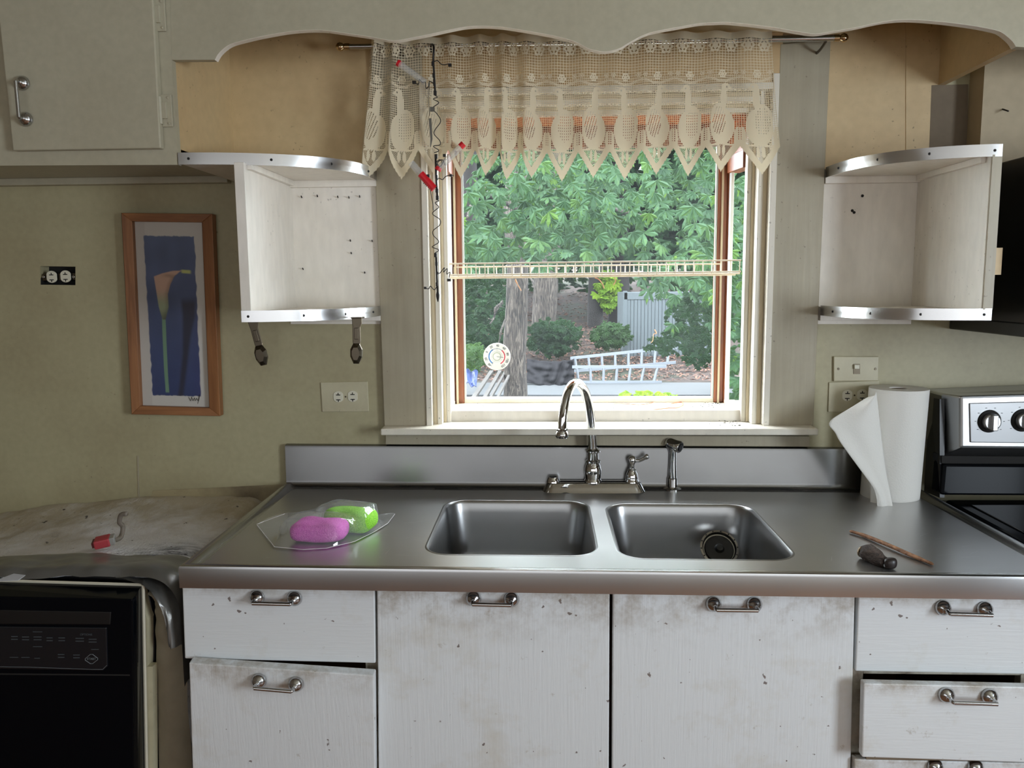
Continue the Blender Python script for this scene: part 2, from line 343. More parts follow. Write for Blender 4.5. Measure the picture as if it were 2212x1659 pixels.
# stepped jambs: (x offset from outer, width, front y)
xl0, xr0 = W(914,560,-.02).x, W(1671,560,-.02).x
steps = [(0,.016,-.026,'jamb'), (.016,.012,.002,'jambtan'), (.028,.013,-.002,'jamb'), (.041,.008,.03,'jambtan'), (.049,.012,.034,'jamb')]
for a, wd, yf, mt in steps:
    MB().box(xl0+a, xl0+a+wd, yf, .056, zb, 1.99-a).build('jamb_stop', M[mt], win, bevel=.0015)
    MB().box(xr0-a-wd, xr0-a, yf, .056, zb, 1.99-a).build('jamb_stop', M[mt], win, bevel=.0015)
for a, wd, yf, mt in steps:
    MB().box(xl0+a+wd, xr0-a-wd, yf, .056, zt-.002-a-wd+.0, zt-a-.002).build('head_stop', M[mt], win, bevel=.0015)
BX0, BX1 = xl0+.061, xr0-.061       # bay interior
BZ0 = 1.103; BZ1 = zt-.061; BY1 = .21
# bay floor, head, riser
MB().box(xl0, xr0, .05, BY1+.03, BZ0-.05, BZ0).build('bay_floor', M['jamb'], win)
MB().box(xl0, xr0, .045, .055, 1.06, BZ0+.001).build('riser', M['white'], win, bevel=.001)
MB().box(BX0-.03, BX1+.03, .05, BY1+.04, BZ1, BZ1+.03).build('bay_head', M['orange'], win)
# stool and apron
sl, sr = W(822,930,-.075), W(1768,935,-.075)
mb = MB(); mb.prism([(sl.x,-.075,1.0745),(sr.x,-.075,1.0725),(sr.x,.05,1.0725),(sl.x,.05,1.0745)], (0,0,-.018)); mb.build('window_stool', M['jamb'], win, bevel=.003)
plate(MB(), [(833,940),(1749,942),(1749,965),(833,960)], -.022, .022).build('apron', M['casing'], win, bevel=.001)
# side windows
def side(x, s):
    kk = .14 if s > 0 else 0.0; vw = flat('white_vinyl', srgb(225,228,232), .3)
    def B(a, b, y0, y1, z0, z1, nm, mt):
        m = MB(); m.box(min(x+s*a, x+s*b), max(x+s*a, x+s*b), y0, y1, z0, z1)
        m.v = [(v[0]-s*kk*(v[1]-.055)+s*.004, v[1], v[2]) for v in m.v]; m.build(nm, mt, win, bevel=.001 if nm != 'side_pane' else 0)
    zs = 1.62+.15
    B(.0,.03, .056,.070, BZ0, BZ1, 'side_stile', M['jamb']); B(0,.011, .186,.206, BZ0, BZ1, 'side_stile', M['brown'])
    B(0,.03, .07,.186, zs+.045, BZ1, 'side_head_board', M['orange']); B(-.006,.03, .07,.186, zs-.002, zs+.045, 'side_rail', M['brown'])
    B(.001,.010, .172,.186, BZ0, zs, 'side_track', vw); B(0,.03, .07,.186, BZ0, BZ0+.010, 'side_sill', M['jamb'])
    B(.004,.0065, .070,.172, BZ0, zs, 'side_pane', M['glass2'])
side(BX0, -1); side(BX1, 1)
# centre sash
gl = W(1000,600,BY1).x; gr = W(1545,600,BY1).x; gb = W(1280,859,BY1).z; gt = W(1280,318,BY1).z
MB().box(BX0-.03, gl, BY1-.012, BY1+.03, BZ0, BZ1).build('sash_stile', M['brown'], win, bevel=.002)
MB().box(gr, BX1-.006, BY1-.012, BY1+.03, BZ0, BZ1).build('sash_stile', M['brown'], win, bevel=.002)
MB().box(gl, gr, BY1-.012, BY1+.03, gt, BZ1).build('sash_rail', M['brown'], win, bevel=.002)
MB().box(gl, gr, BY1-.012, BY1+.03, BZ0-.01, gb).build('sash_rail', M['jamb'], win, bevel=.002)
for x in (gl+.001, gr-.006): MB().box(x, x+.005, BY1-.014, BY1-.008, gb, gt).build('glazing_bead', flat('bead', srgb(190,198,196), .4), win)
MB().box(BX0+.001, BX0+.006, BY1-.03, BY1-.012, BZ0, BZ1).build('corner_bead', M['jambtan'], win)
MB().box(.516, .521, BY1-.02, BY1-.012, BZ0, BZ1).build('corner_bead', M['jambtan'], win)
MB().box(gl, gr, BY1+.005, BY1+.008, gb-.004, gt).build('pane', M['glass'], win)
# bay outer shell (weather side) so that no light leaks
MB().box(WX0-.1, WX1+.1, .06, BY1+.06, BZ1+.03, BZ1+.08).build('bay_roof', M['white'], win)
MB().box(WX0-.05, WX1+.05, .06, BY1+.05, .95, BZ0-.05).build('bay_underside', M['white'], win)
# ------------------------------------------------------------------ upper cabinet, valance
YF = -.352
uc = thing('upper_cabinet', 'cream painted upper cabinet at top left with overlay door', 'cabinet', (-1.05, -.17, 1.75))
ZB = W(200,358,YF).z; xs = W(377,230,YF).x
cbx = MB(); cbx.box(-2.3, xs, YF+.02, 0, ZB+.018, ZB+.036); cbx.box(-2.3, xs-.0181, -.02, 0, ZB, ZT)
cbx.build('carcass', M['upper'], uc)
MB().box(xs-.018, xs, YF+.019, -.001, ZB+.019, ZT-.001).build('side_panel', M['cream'], uc)
mb = MB(); plate(mb, [(-900,362),(384,356),(371,129),(355,-500),(-900,-500)], YF, .019); mb.build('face_frame', M['upper'], uc)
MB().box(-2.3, W(500,400,0).x, -.03, 0, W(200,401,0).z, W(200,386,0).z).build('cleat', M['upper'], uc, bevel=.002)
dr = MB(); plate(dr, [(-3,40),(-20,-200),(320,-200),(332,30),(347,320),(27,325)], YF-.02, .0195); dr = dr.build('door', M['upper'], uc, bevel=.003)
def handle(p1, p2, fwd, mat=None):
    """bow pull: two domed rosettes with a rod standing fwd in front of them"""
    p1, p2 = Vector(p1), Vector(p2); m = MB(); d = (p2-p1).normalized()
    for p, s in ((p1, 1), (p2, -1)):
        m.lathe([(.0155,0),(.016,.002),(.0145,.007),(.010,.0115),(.0055,.0135),(.0045,.0145)], p, (0,-1,0), 20)
        q = p+Vector((0,-fwd,-.001)); m.tube(smoothpath([p+Vector((0,-.010,0)), p+Vector((0,-fwd*.6,0)), q+Vector((0,.003,0)), q+d*s*.006], 4), [.0052]*4+[.004]*9, 10)
        m.lathe([(.0045,0),(.007,.002),(.007,.004),(.0045,.006)], p+Vector((0,-fwd*.45,0)), (0,-1,0), 14)
    q1, q2 = p1+Vector((0,-fwd,-.001)), p2+Vector((0,-fwd,-.001)); m.tube([q1, q1.lerp(q2,.5), q2], .0042, 10)
    return m
handle(W(50,180,YF-.021), W(57,258,YF-.021), .026).build('handle', M['nickel'], dr, smooth=True)
for (hx, hy) in ((339,33),(354,240)):
    h = MB(); c = W(hx,hy,YF-.003); h.box(c.x-.004,c.x+.02,c.y-.004,c.y+.001,c.z-.035,c.z+.035); h.tube([c+Vector((-.006,-.008,-.03)), c+Vector((-.006,-.008,.03))], .006, 10)
    h.box(c.x-.006,c.x+.010,c.y-.010,c.y-.002,c.z-.018,c.z+.018)
    for z in (-.028,.028): h.lathe([(.003,0),(.003,.002)], c+Vector((.013,-.004,z)), (0,-1,0), 8)
    h.build('hinge', M['upper'], dr, bevel=.0015)
scal = [(464,129),(474,113),(496,96),(530,86),(570,77),(631,67),(692,64.5),(745,71),(800,79),(849,87),(890,81),(930,73),(966,65),(1005,57.5),(1039,55.5),(1075,57),(1107,61),(1160,70),(1202,78),(1241,89),(1268,103),(1285,108),(1308,111),(1336,105),(1363,89.5),(1403,70.5),(1471,57),(1512,50),(1545,48),(1580,48),(1661,57),(1720,67),(1761,72.5),(1800,67),(1849,59),(1890,50),(1926,44),(1971,42),(2039,47),(2107,56),(2152,65),(2166,71),(2179,81),(2188,90),(2195,101)]
sc = smoothpath([(a,b,0) for a,b in scal], 4)
va = thing('valance_board', 'long scalloped valance board spanning above the window', 'valance', (.1, YF, 2.1))
mb = MB(); plate(mb, [(371.2,129.5)]+[(p.x,p.y) for p in sc]+[(2212,102),(2900,96),(2900,-500),(355.5,-500)], YF, .019); mb.build('board', M['upper'], va)
mb = MB(); k = len(sc)
a = [W(p.x, p.y, YF) for p in sc]; vs = []
for p in a: vs += [p+Vector((0,.0002,-.0006)), p+Vector((0,.0188,-.0006)), p+Vector((0,.0188,.0004)), p+Vector((0,.0002,.0004))]
fs = []
for i in range(k-1):
    for j in range(4): fs.append((i*4+j, i*4+(j+1)%4, (i+1)*4+(j+1)%4, (i+1)*4+j))
mb.add(vs, fs); mb.build('lit_cut_edge', M['white'], va)  # white strip paints in the window light on the valance underside
# right side panel of over-range cabinet
rc = thing('over_range_cabinet', 'high cabinet side at the upper right beyond the valance', 'cabinet', (1.03, -.17, 1.96))
xr = W(2196,101,YF).x; zr = 1.958
MB().box(xr, xr+.019, YF+.019, -.001, zr, ZT-.001).build('side_panel', M['cream'], rc)
MB().box(xr+.019, 2.2, YF+.019, -.001, zr+.3, zr+.32).build('shelf', M['upper'], rc)
# ------------------------------------------------------------------ corner shelves
def bandpts(pl): return [(p.x, p.y) for p in smoothpath([(a,b,0) for a,b in pl], 5)]
def shelf_unit(name, label, loc, side, topz, botz, panel_x, outer_x, wall_x, start_x):
    """side=+1: shelf opens to the right of its panel; arc from the cabinet front to the wall"""
    t = thing(name, label, 'shelf', loc)
    xf = start_x
    def arc(x0, n=22):
        pts = []
        L = abs(wall_x-x0)
        for i in range(n+1):
            u = i/n; th = u*PI/2
            x = x0+side*(L*(math.sin(th)**1.05)); y = YF*(math.cos(th)**.62 if u < 1 else 0)*1.0
            pts.append((x, min(y, -.03 if i < n else -.02)))
        return pts
    for nm, z, x0 in (('top_shelf', topz, start_x), ('bottom_shelf', botz, outer_x)):
        ap = arc(x0); poly = [(x0, 0)]+ap+[(wall_x, 0)]
        MB().prism([(x, y+.001 if y < -.01 else y, z) for x, y in poly], (0,0,.019)).build(nm, M['white'], t)
        # metal band outside the arc
        m = MB(); vs = []; q = [(x0, YF)]+ap[1:]
        for (x, y) in q:
            for dz, dy in ((-.004,-.0025),(.0225,-.0025),(.0225,0),(-.004,0)): vs.append((x+side*(.0015 if dy else 0), y+dy, z+dz))
        fs = [(i*4+j, i*4+(j+1)%4, (i+1)*4+(j+1)%4, (i+1)*4+j) for i in range(len(q)-1) for j in range(4)]+[(0,1,2,3), tuple(4*(len(q)-1)+j for j in (3,2,1,0))]
        m.add(vs, fs); bo = m.build('metal_edge', M['alu'], t, smooth=True)
        for i in (1, 8, 14, 20):
            x, y = q[i]; MB().lathe([(.0035,0),(.003,.0012)], (x+side*.001, y-.002, z+.009), (side*.35*i/20,-1,0), 8).build('screw', M['dark'], bo)
        zz = z-.018
        MB().box(min(panel_x,wall_x), max(panel_x,wall_x), -.02, -.001, zz, z).build('cleat', M['white'], t, bevel=.001)
    MB().box(min(panel_x,outer_x), max(panel_x,outer_x), YF+.002, -.004, botz+.019, topz).build('side_panel', M['white'], t, bevel=.001)
    mm = MB(); mm.box(min(panel_x,panel_x+side*.012), max(panel_x,panel_x+side*.012), YF+.02, -.02, topz-.014, topz); mm.build('side_cleat', M['white'], t, bevel=.001)
    return t
ztL, zbL = W(385,352,YF).z, W(513,696,YF).z+.004
sL = shelf_unit('corner_shelf', 'white open corner shelf left of the window with nail holes', (-.6,-.17,zbL), 1, ztL, zbL, W(526,350,YF).x, W(504,351,YF).x, W(817,400,0).x, W(384,340,YF).x)
ztR, zbR = W(2165,334,YF).z, W(2133,691,YF).z+.003
sR = shelf_unit('corner_shelf', 'white open corner shelf right of the window beside the microwave', (.9,-.17,zbR), -1, ztR, zbR, W(2141,345,YF).x, W(2164,345,YF).x, W(1772,540,0).x, W(2165,340,YF).x)
mb = MB(); plate(mb, [(2140,334),(2165,310),(2136,690),(2112,690)], YF, .003); mb = None
MB().box(W(2141,345,YF).x+.002, W(2164,345,YF).x, YF-.002, YF+.003, zbR+.02, ztR).build('edge_strip', M['casing'], sR)
mb = MB()
for (x, y) in ((652,427),(686,425),(730,427),(754,428),(777,426),(757,521),(804,522),(655,582),(788,590),(759,548)):
    p = W(x,y,-.004); mb.tube([p, p+Vector((.002,-.012,.003))], .0016, 5)
mb.build('nails', M['dark'], sL, kind='stuff')
mb = MB()
for (x, y) in ((1863,423),(1845,459),(1841,455)):
    p = W(x,y,-.004); mb.lathe([(.004,0),(.003,.003)], p, (0,-1,0), 8)
mb.build('nails', M['dark'], sR, kind='stuff')
# tarnished roller arms under left shelf
def arm(px, py, lean, label):
    c = W(px, py, -.26); t = thing('towel_roll_bracket', label, 'bracket', c, 'hanging chrome brackets'); A = Matrix.Translation(c) @ Euler((0, lean, 0)).to_matrix().to_4x4()
    m = MB(); f = lambda x, y, z: A @ Vector((x, y, z))
    m.prism([f(-.012,0,.006), f(.013,0,.006), f(.013,0,-.006), f(.009,0,-.016), f(.010,0,-.052), f(.008,0,-.06), f(-.008,0,-.06), f(-.010,0,-.052), f(-.010,0,-.016)], (0,.003,0))
    m.box(c.x-.014, c.x+.014, c.y-.004, c.y+.03, c.z+.004, c.z+.008); m.build('strap', M['oldmetal'], t, bevel=.0015)
    m2 = MB(); m2.prism([f(-.005,-.003,-.018), f(.005,-.003,-.018), f(.005,-.003,-.046), f(-.005,-.003,-.046)], (0,.003,0)); m2.build('embossed_rib', M['oldmetal'], t, bevel=.001)
    m3 = MB(); oc = [(-.008,-.056),(.008,-.056),(.015,-.070),(.015,-.088),(.007,-.106),(-.007,-.106),(-.015,-.088),(-.015,-.070)]
    v0 = [f(x,0,z) for x,z in oc]; v1 = [f(x*.95,-.005,-.08+(z+.08)*.95) for x,z in oc]; v2 = [f(x*.6,-.012,-.08+(z+.08)*.6) for x,z in oc]; v3 = [f(x*.95,.004,-.08+(z+.08)*.95) for x,z in oc]
    m3.add(v3+v0+v1+v2, [tuple(8*k+(j+a)%8 if False else 0 for a in ()) for k in ()]+[(k*8+j, k*8+(j+1)%8, (k+1)*8+(j+1)%8, (k+1)*8+j) for k in range(3) for j in range(8)]+[tuple(range(24,32)), tuple(range(7,-1,-1))])
    m3.build('cup', M['oldmetal'], t)
arm(546,698,-.22,'tarnished metal bracket under the left shelf, the one leaning near its left end')
arm(770,692,.03,'tarnished metal bracket hanging straight under the left shelf, near the window')
# ------------------------------------------------------------------ picture
pf = thing('framed_picture', 'narrow oak framed picture of a calla lily on blue', 'picture', W(370,900,-.01))
co = [(262,460),(458,462),(475,899),(284,895)]; ci = [(285,478),(436,480),(452,881),(303,877)]
yF = -.03
for i, (n_, mt) in enumerate((('frame_rail','oakh'),('frame_stile','oak'),('frame_rail','oakh'),('frame_stile','oak'))):
    j = (i+1) % 4; MB().prism([P0(*co[i],yF), P0(*co[j],yF), P0(*ci[j],yF+.003), P0(*ci[i],yF+.003)], (0,.026,0)).build(n_, M[mt], pf, bevel=.0012)
q = [W(*p, -.012) for p in ci]
def art():
    NU, NV = 110, 300; vs = []; cols = []
    ss = lambda a, b, x: float(np.clip((x-a)/(b-a), 0, 1))**2*(3-2*float(np.clip((x-a)/(b-a), 0, 1)))
    c = lambda r, g, b: np.array(srgb(r, g, b)[:3])
    ul = lambda py: 0
    for j in range(NV+1):
        v = j/NV
        for i in range(NU+1):
            u = i/NU; top = q[0].lerp(q[1], u); bot = q[3].lerp(q[2], u); p = top.lerp(bot, v); vs.append(p)
            wob = .012*noise.noise((u*5, v*28, 1)); wv = .004*noise.noise((u*30, v*8, 4))
            col = c(205,200,192)
            if u < .18: col = c(196,190,182)
            pass
            l = .155+wob+.035*v; r_ = .885+wob*1.2; tp = .075+wv; bt = .938+wv
            ins = ss(-.006,.006,u-l)*ss(-.006,.006,r_-u)*ss(-.002,.002,v-tp)*ss(-.002,.002,bt-v)
            nb = .5+.5*noise.noise((u*5, v*9, 7))
            blue = c(90,104,136)*(1-v)**1.2+c(42,58,104)*(1-(1-v)**1.2); blue = blue*(.8+.4*nb)
            blue = blue*(1-.25*ss(.7,.9,u)*v)+c(60,52,118)*.25*ss(.7,.9,u)*v
            # flower's cast tone painted by the artist
            sl_ = np.interp(v, [.38,.5,.7,.95], [.62,.64,.62,.52]); sr_ = np.interp(v, [.38,.5,.62,.95], [.90,.88,.80,.66])
            sh = ss(0,.06,u-sl_)*ss(0,.06,sr_-u)*ss(.385,.44,v)
            blue = blue*(1-sh*.8)+c(36,36,48)*sh*.8
            # stem
            xs_ = .402+.008*math.sin(v*7); st = ss(0,.008,.03-abs(u-xs_))*ss(.50,.52,v)*ss(0,.01,.925-v)
            blue = blue*(1-st)+c(112,146,118)*st
            # bloom
            if .24 < v < .53:
                t = (v-.25)/.27
                left = np.interp(t, [0,.1,.5,.75,1,1.1], [.265,.27,.305,.325,.37,.40]); right = np.interp(t, [0,.05,.14,.3,.5,.75,1,1.1], [.74,.66,.58,.52,.475,.48,.43,.41])
                topedge = np.interp(u, [.26,.40,.55,.72], [.292,.272,.258,.254])
                inb = ss(0,.012,u-left)*ss(0,.012,right-u)*ss(0,.004,v-topedge)*ss(0,.006,.525-v)
                fc = c(196,160,140)*(1-ss(.35,.75,t))+c(150,160,128)*ss(.35,.75,t)
                fc = fc*(1-.55*ss(.75,1.,t)); fc = fc*(1-.35*ss(.08,0,right-u)) if t > .15 else fc
                fc = fc*(1-.3*ss(.016,0,abs(v-(.285+.25*(u-.45)**2)))*ss(.35,.5,u)) if t < .3 else fc
                blue = blue*(1-inb)+fc*inb
                tip = ss(0,.006,.012-abs(v-.262-.02*(u-.72))*1.0)*ss(.66,.70,u)*ss(.83,.79,u); blue = blue*(1-tip*.9)+c(196,200,120)*tip*.9
            col = col*(1-ins)+blue*ins; cols += [col[0], col[1], col[2], 1]
    m = MB(); m.add(vs, [(j*(NU+1)+i, j*(NU+1)+i+1, (j+1)*(NU+1)+i+1, (j+1)*(NU+1)+i) for j in range(NV) for i in range(NU)])
    mt = N('pastel_print'); at = mt.n.new('ShaderNodeVertexColor'); at.layer_name = 'ink'; mt.link(at.outputs[0], mt.p.inputs['Base Color']); mt.set(Roughness=.8)
    o = m.build('print', mt.mat, pf, fix=False); ca = o.data.color_attributes.new('ink', 'FLOAT_COLOR', 'POINT'); ca.data.foreach_set('color', cols)
art()
mb = MB(); sg = [(408,858),(412,866),(414,857),(417,866),(420,859),(422,866),(425,860),(428,866),(431,852),(430,862),(427,872)]
mb.tube(smoothpath([W(a,b,-.0135) for a,b in sg],3), .0006, 4); mb.build('signature', M['dark'], pf)
MB().prism([P0(*p,-.016) for p in ci], (0,.0015,0)).build('glazing', glassmat('picture_glass', 0.0), pf)
MB().prism([P0(*p,-.008) for p in co], (0,.005,0)).build('backing', M['dark'], pf)
# ------------------------------------------------------------------ outlets
def receptacle(mb_f, mb_s, c, r=.0165, y=-.004, horiz=True, tshape='T'):
    x, z = c
    pts = []
    for i in range(28):
        a = 2*PI*i/28; pts.append((x+max(-r*.86, min(r*.86, r*math.cos(a))), y, z+r*math.sin(a)))
    mb_f.prism(pts, (0,.004,0)); b = lambda x0,x1,z0,z1: mb_s.box(x+x0, x+x1, y-.0006, y+.001, z+z0, z+z1)
    b(-.006,.006,.004,.0064); b(-.001,.0012,.0064,.011)
    b(-.006,.006,-.0095,-.0071); b(-.001,.0012,-.0142,-.0095)
def wallplate(label, pts, cs, y=-.004):
    c = W(sum(p[0] for p in pts)/4, sum(p[1] for p in pts)/4, 0); t = thing('outlet_cover', label, 'outlet', c)
    m = MB(); plate(m, pts, y, -y); m.build('plate', M['plate'], t, bevel=.0015)
    f, s = MB(), MB()
    for cc in cs:
        p = W(*cc, y); receptacle(f, s, (p.x, p.z), .0158, y-.002)
    f.build('receptacle', M['recept'], t, bevel=.0008); s.build('slots', M['dark'], t, kind='stuff')
    if len(cs) > 1:
        p = W((cs[0][0]+cs[1][0])/2, cs[0][1], y); MB().lathe([(.0025,0),(.0022,.0012)], p, (0,-1,0), 10).build('screw', M['oldmetal'], t)
    return t
wallplate('ivory double outlet plate between the left shelf and counter', [(692,826),(794,824),(797,889),(696,890)], [(731,857),(762,856)])
wallplate('ivory double outlet plate half hidden behind the paper towel roll', [(1791,826),(1900,822),(1900,889),(1789,890)], [(1830,854),(1862,853)])
t = thing('switch_cover', 'ivory single switch plate above the right outlet', 'switch', W(1850,797,0))
m = MB(); plate(m, [(1801,770),(1899,770),(1898,823),(1801,824)], -.007, .007); m.build('plate', M['plate'], t, bevel=.002)
m = MB(); plate(m, [(1844,786),(1858,786),(1858,808),(1844,808)], -.0085, .002); m.build('bezel', M['oldmetal'], t)
m = MB(); plate(m, [(1846,788),(1857,788),(1857,797),(1846,797)], -.014, .006); m.build('toggle', M['recept'], t, bevel=.001)
for x in (1811,1891): MB().lathe([(.0035,0),(.003,.0015)], W(x,797,-.007), (0,-1,0), 10).build('screw', M['oldmetal'], t)
t = thing('bare_outlet', 'uncovered outlet in a dark rough hole left of the picture', 'outlet', W(125,597,0))
b = [W(87,575,.045), W(163,616,.045)]; x0, x1, z0, z1 = W(87,600,0).x, W(163,600,0).x, W(120,616,0).z, W(120,575,0).z
m = MB(); m.box(x0-.004,x1+.004,.04,.043,z0-.004,z1+.004); m.box(x0-.004,x0,0.002,.043,z0-.004,z1+.004); m.box(x1,x1+.004,.002,.043,z0-.004,z1+.004); m.box(x0,x1,.002,.043,z1,z1+.004); m.box(x0,x1,.002,.043,z0-.004,z0)
m.build('box', M['dark'], t)
m = MB(); plate(m, [(88,592),(164,590),(165,604),(89,606)], .006, .002); m.build('yoke', M['oldmetal'], t)
f, s = MB(), MB()
for cc in ((112,598),(142,597)):
    p = W(*cc, 0); receptacle(f, s, (p.x, p.z), .0165, -.002)
f.build('receptacle', M['recept'], t, bevel=.0008); s.build('slots', M['dark'], t, kind='stuff')
for x in (95,160): MB().lathe([(.004,0),(.004,.003),(.0025,.004)], W(x,598,.004), (0,-1,0), 10).build('screw', M['nickel'], t)
# ------------------------------------------------------------------ countertop with sink
Z0, K = .9053, -.00506
zc = lambda x: Z0+K*x
A = W(617,1045,-.02); A = Vector((A.x, -.001, 0)); B = H(385,1222,Z0+.004,K); C2 = H(2212,1245,Z0+.004,K)
dirf = (C2-B); xRt = 1.02; C2 = B+dirf*((xRt-B.x)/dirf.x); D = Vector((1.012, -.001, 0))
ct = thing('sink_countertop', 'stainless steel countertop with backsplash and two sink bowls', 'countertop', (0,-.3,.86))
outer = [Vector((A.x,A.y)), Vector((B.x,B.y)), Vector((C2.x,C2.y)), Vector((D.x,D.y))]
def inset(poly, d):   # inset left, front, right edges (back edge kept)
    a, b, c, e = poly; fd = (c-b).normalized(); fn = Vector((-fd.y, fd.x))
    y = lambda x, off: b.y+fn.y*off+(x-b.x)*fd.y/fd.x+0*x
    return [Vector((a.x+d, a.y)), Vector((b.x+d, y(b.x+d, d))), Vector((c.x-d, y(c.x-d, d))), Vector((e.x-d, e.y))]
prof = [(0,-.042),(0,-.003),(.0015,.0022),(.005,.004),(.014,.004),(.020,.001),(.024,-.003),(.032,-.005)]
rings = [inset(outer, d) for d, h in prof]; vs = []
for (d, h), rg in zip(prof, rings): vs += [(p.x, p.y, zc(p.x)+h) for p in rg]
m = MB(); m.add(vs, [(i*4+j, i*4+j+1, (i+1)*4+j+1, (i+1)*4+j) for i in range(len(prof)-1) for j in range(3)])
bl = [(p.x+.0, p.y, zc(p.x)-.042) for p in rings[0]]; bi = [(p.x, p.y, zc(p.x)-.042) for p in inset(outer, .02)]
m.add(bl+bi, [(j, j+1, 5+j, 4+j) for j in range(3)]); m.build('rolled_rim', M['steel'], ct, smooth=True)
def bowl_rect(x0, x1, y0, y1, r, n=8): return rrect(x0, x1, y0, y1, r, n)
BL = (W(965,1080,-.17).x, .110, -.588, -.168); BRr = (.158, .517, -.600, -.190)
BL = (-.250, .110, -.585, -.166); 
dk = rings[-1]; hz = -.005
rimr = lambda b, d: rrect(b[0]-d, b[1]+d, b[2]-d, b[3]+d, .055+d, 9)
bmh = MB(); bmh.holed([(p.x,p.y,zc(p.x)+hz) for p in dk], [[(x,y,zc(x)+hz) for x,y in rimr(b,.006)] for b in (BL, BRr)], (0,0,-.0015)); bmh.build('deck', M['deck'], ct)
for b in (BL, BRr):
    m = MB(); L = []
    for d, h in ((.006,-.005),(.003,-.0035),(0,-.005),(-.003,-.012)): L.append([(x,y,zc(x)+h) for x,y in rimr(b,d)])
    dep = .175
    for i in range(1, 6): t = i/5; L.append([(x,y,zc(x)-.012-(dep-.06)*t) for x,y in rrect(b[0]+.003+.012*t, b[1]-.003-.012*t, b[2]+.003+.012*t, b[3]-.003-.012*t, .052+.006*t, 9)])
    for i in range(1, 8):
        a = i/7*PI/2; ins = .015+.045*(1-math.cos(a)); h = -.012-(dep-.06)-.045*math.sin(a)
        L.append([(x,y,zc(x)+h) for x,y in rrect(b[0]+ins, b[1]-ins, b[2]+ins, b[3]-ins, max(.058-ins*.4,.02), 9)])
    n = len(L[0]); vs = sum(L, []); cxm, cym = (b[0]+b[1])/2, (b[2]+b[3])/2
    m.add(vs, [(i*n+j, i*n+(j+1)%n, (i+1)*n+(j+1)%n, (i+1)*n+j) for i in range(len(L)-1) for j in range(n)])
    m.add([L[-1][j] for j in range(n)]+[(cxm, cym, L[-1][0][2]-.004)], [(j, (j+1)%n, n) for j in range(n)])
    m.build('sink_bowl', M['bowl'], ct, smooth='all', fix=False)
zfl = Z0-.175
dl = MB(); dl.lathe([(.042,.003),(.040,.006),(.034,.005),(.030,-.002),(.010,-.002)], (.255,-.47,zfl+.002), (0,0,1), 28); dl.build('drain_flange', M['nickel'], ct, smooth=True)
# backsplash with cove
bsx0, bsx1 = W(617,1000,-.02).x, .935
prof = [(-.060,.0),(-.034,.0),(-.027,.0015),(-.0225,.006),(-.021,.014),(-.020,.105),(-.018,.112),(-.012,.1145),(-.002,.1145),(-.002,0)]
m = MB(); vs = []
for x in (bsx0, -.3, .3, bsx1):
    kk = (x-bsx0)/(bsx1-bsx0)
    for y, h in prof: vs.append((x, y, zc(x)+ (h-.005 if h < .1 else h-.0035-.004*kk)))
n = len(prof); m.add(vs, [(i*n+j, i*n+j+1, (i+1)*n+j+1, (i+1)*n+j) for i in range(3) for j in range(n-1)]+[tuple(range(n)), tuple(range(4*n-1,3*n-1,-1))]); m.build('backsplash', steel('backsplash_stainless', g4(.25), .26, .7), ct, smooth=True)
# fine scratches worn into the deck
m = MB(); rs = random.Random(11)
for i in range(70):
    px, py = (rs.uniform(560, 930), rs.uniform(1080, 1210)) if i < 45 else (rs.uniform(1700, 2150), rs.uniform(1085, 1225))
    p = H(px, py, Z0-.005, K); a = rs.gauss(.25, .35); L_ = rs.uniform(.008, .05); q = p+Vector((math.cos(a)*L_, math.sin(a)*L_, -K*0)); q.z = zc(q.x)-.005; n_ = Vector((-math.sin(a), math.cos(a), 0))*rs.uniform(.0002,.0005)
    if q.x > 1.0 or -.26 < q.x < .53: continue
    e_ = Vector((0,0,.0003)); m.add([p-n_+e_, q-n_*.3+e_, q+n_*.3+e_, p+n_+e_], [(0,1,2,3)])
m.build('scratches', flat('bright_scratch', g4(.85), .45, 1), ct, kind='stuff')
# small dark crumbs in bowls
m = MB()
for (x, y) in ((.19,-.40),(.205,-.42),(.2,-.39),(.225,-.43),(.235,-.41),(.26,-.42),(-.02,-.40),(.05,-.39),(-.15,-.41),(-.1,-.43),(0.02,-.43),(.07,-.42)):
    for k in range(2):
        a = random.random()*3; p = Vector((x+random.uniform(-.01,.01), y+random.uniform(-.02,.02), zfl+.002)); m.tube([p, p+Vector((math.cos(a)*.008, math.sin(a)*.008, .001))], .0014, 5)
o = m.build('food_crumbs', M['dark']); o['kind'] = 'stuff'; o['label'] = 'dark crumbs scattered on the bottom of the sink bowls'; o['category'] = 'crumbs'
# strainer basket leaning in right bowl
t = thing('sink_strainer', 'metal strainer basket leaning against the back of the right bowl', 'strainer', (.40,-.27,zfl))
cS = W(1555,1190,-.30); ax = Vector((0,-.75,.66)).normalized()
MB().lathe([(.044,0),(.046,.002),(.046,.006),(.041,.007),(.038,.002),(.034,-.014),(.030,-.016),(.005,-.016)], cS+Vector((0,.01,.002)), ax, 32).build('basket', M['nickel'], t, smooth=True)
MB().lathe([(.036,0),(.034,.004),(.012,.005),(.008,.012),(.004,.013)], cS+ax*.002+Vector((0,.01,.0)), ax, 24).build('stopper', M['blackp'], t, smooth=True)
m = MB(); u = ax.orthogonal().normalized(); v_ = ax.cross(u)
for i in range(14): a = 2*PI*i/14; m.lathe([(.002,0),(.0018,.001)], cS+Vector((0,.01,.002))+ax*.0062+(u*math.cos(a)+v_*math.sin(a))*.0435, ax, 6)
m.build('holes', M['dark'], t, kind='stuff')
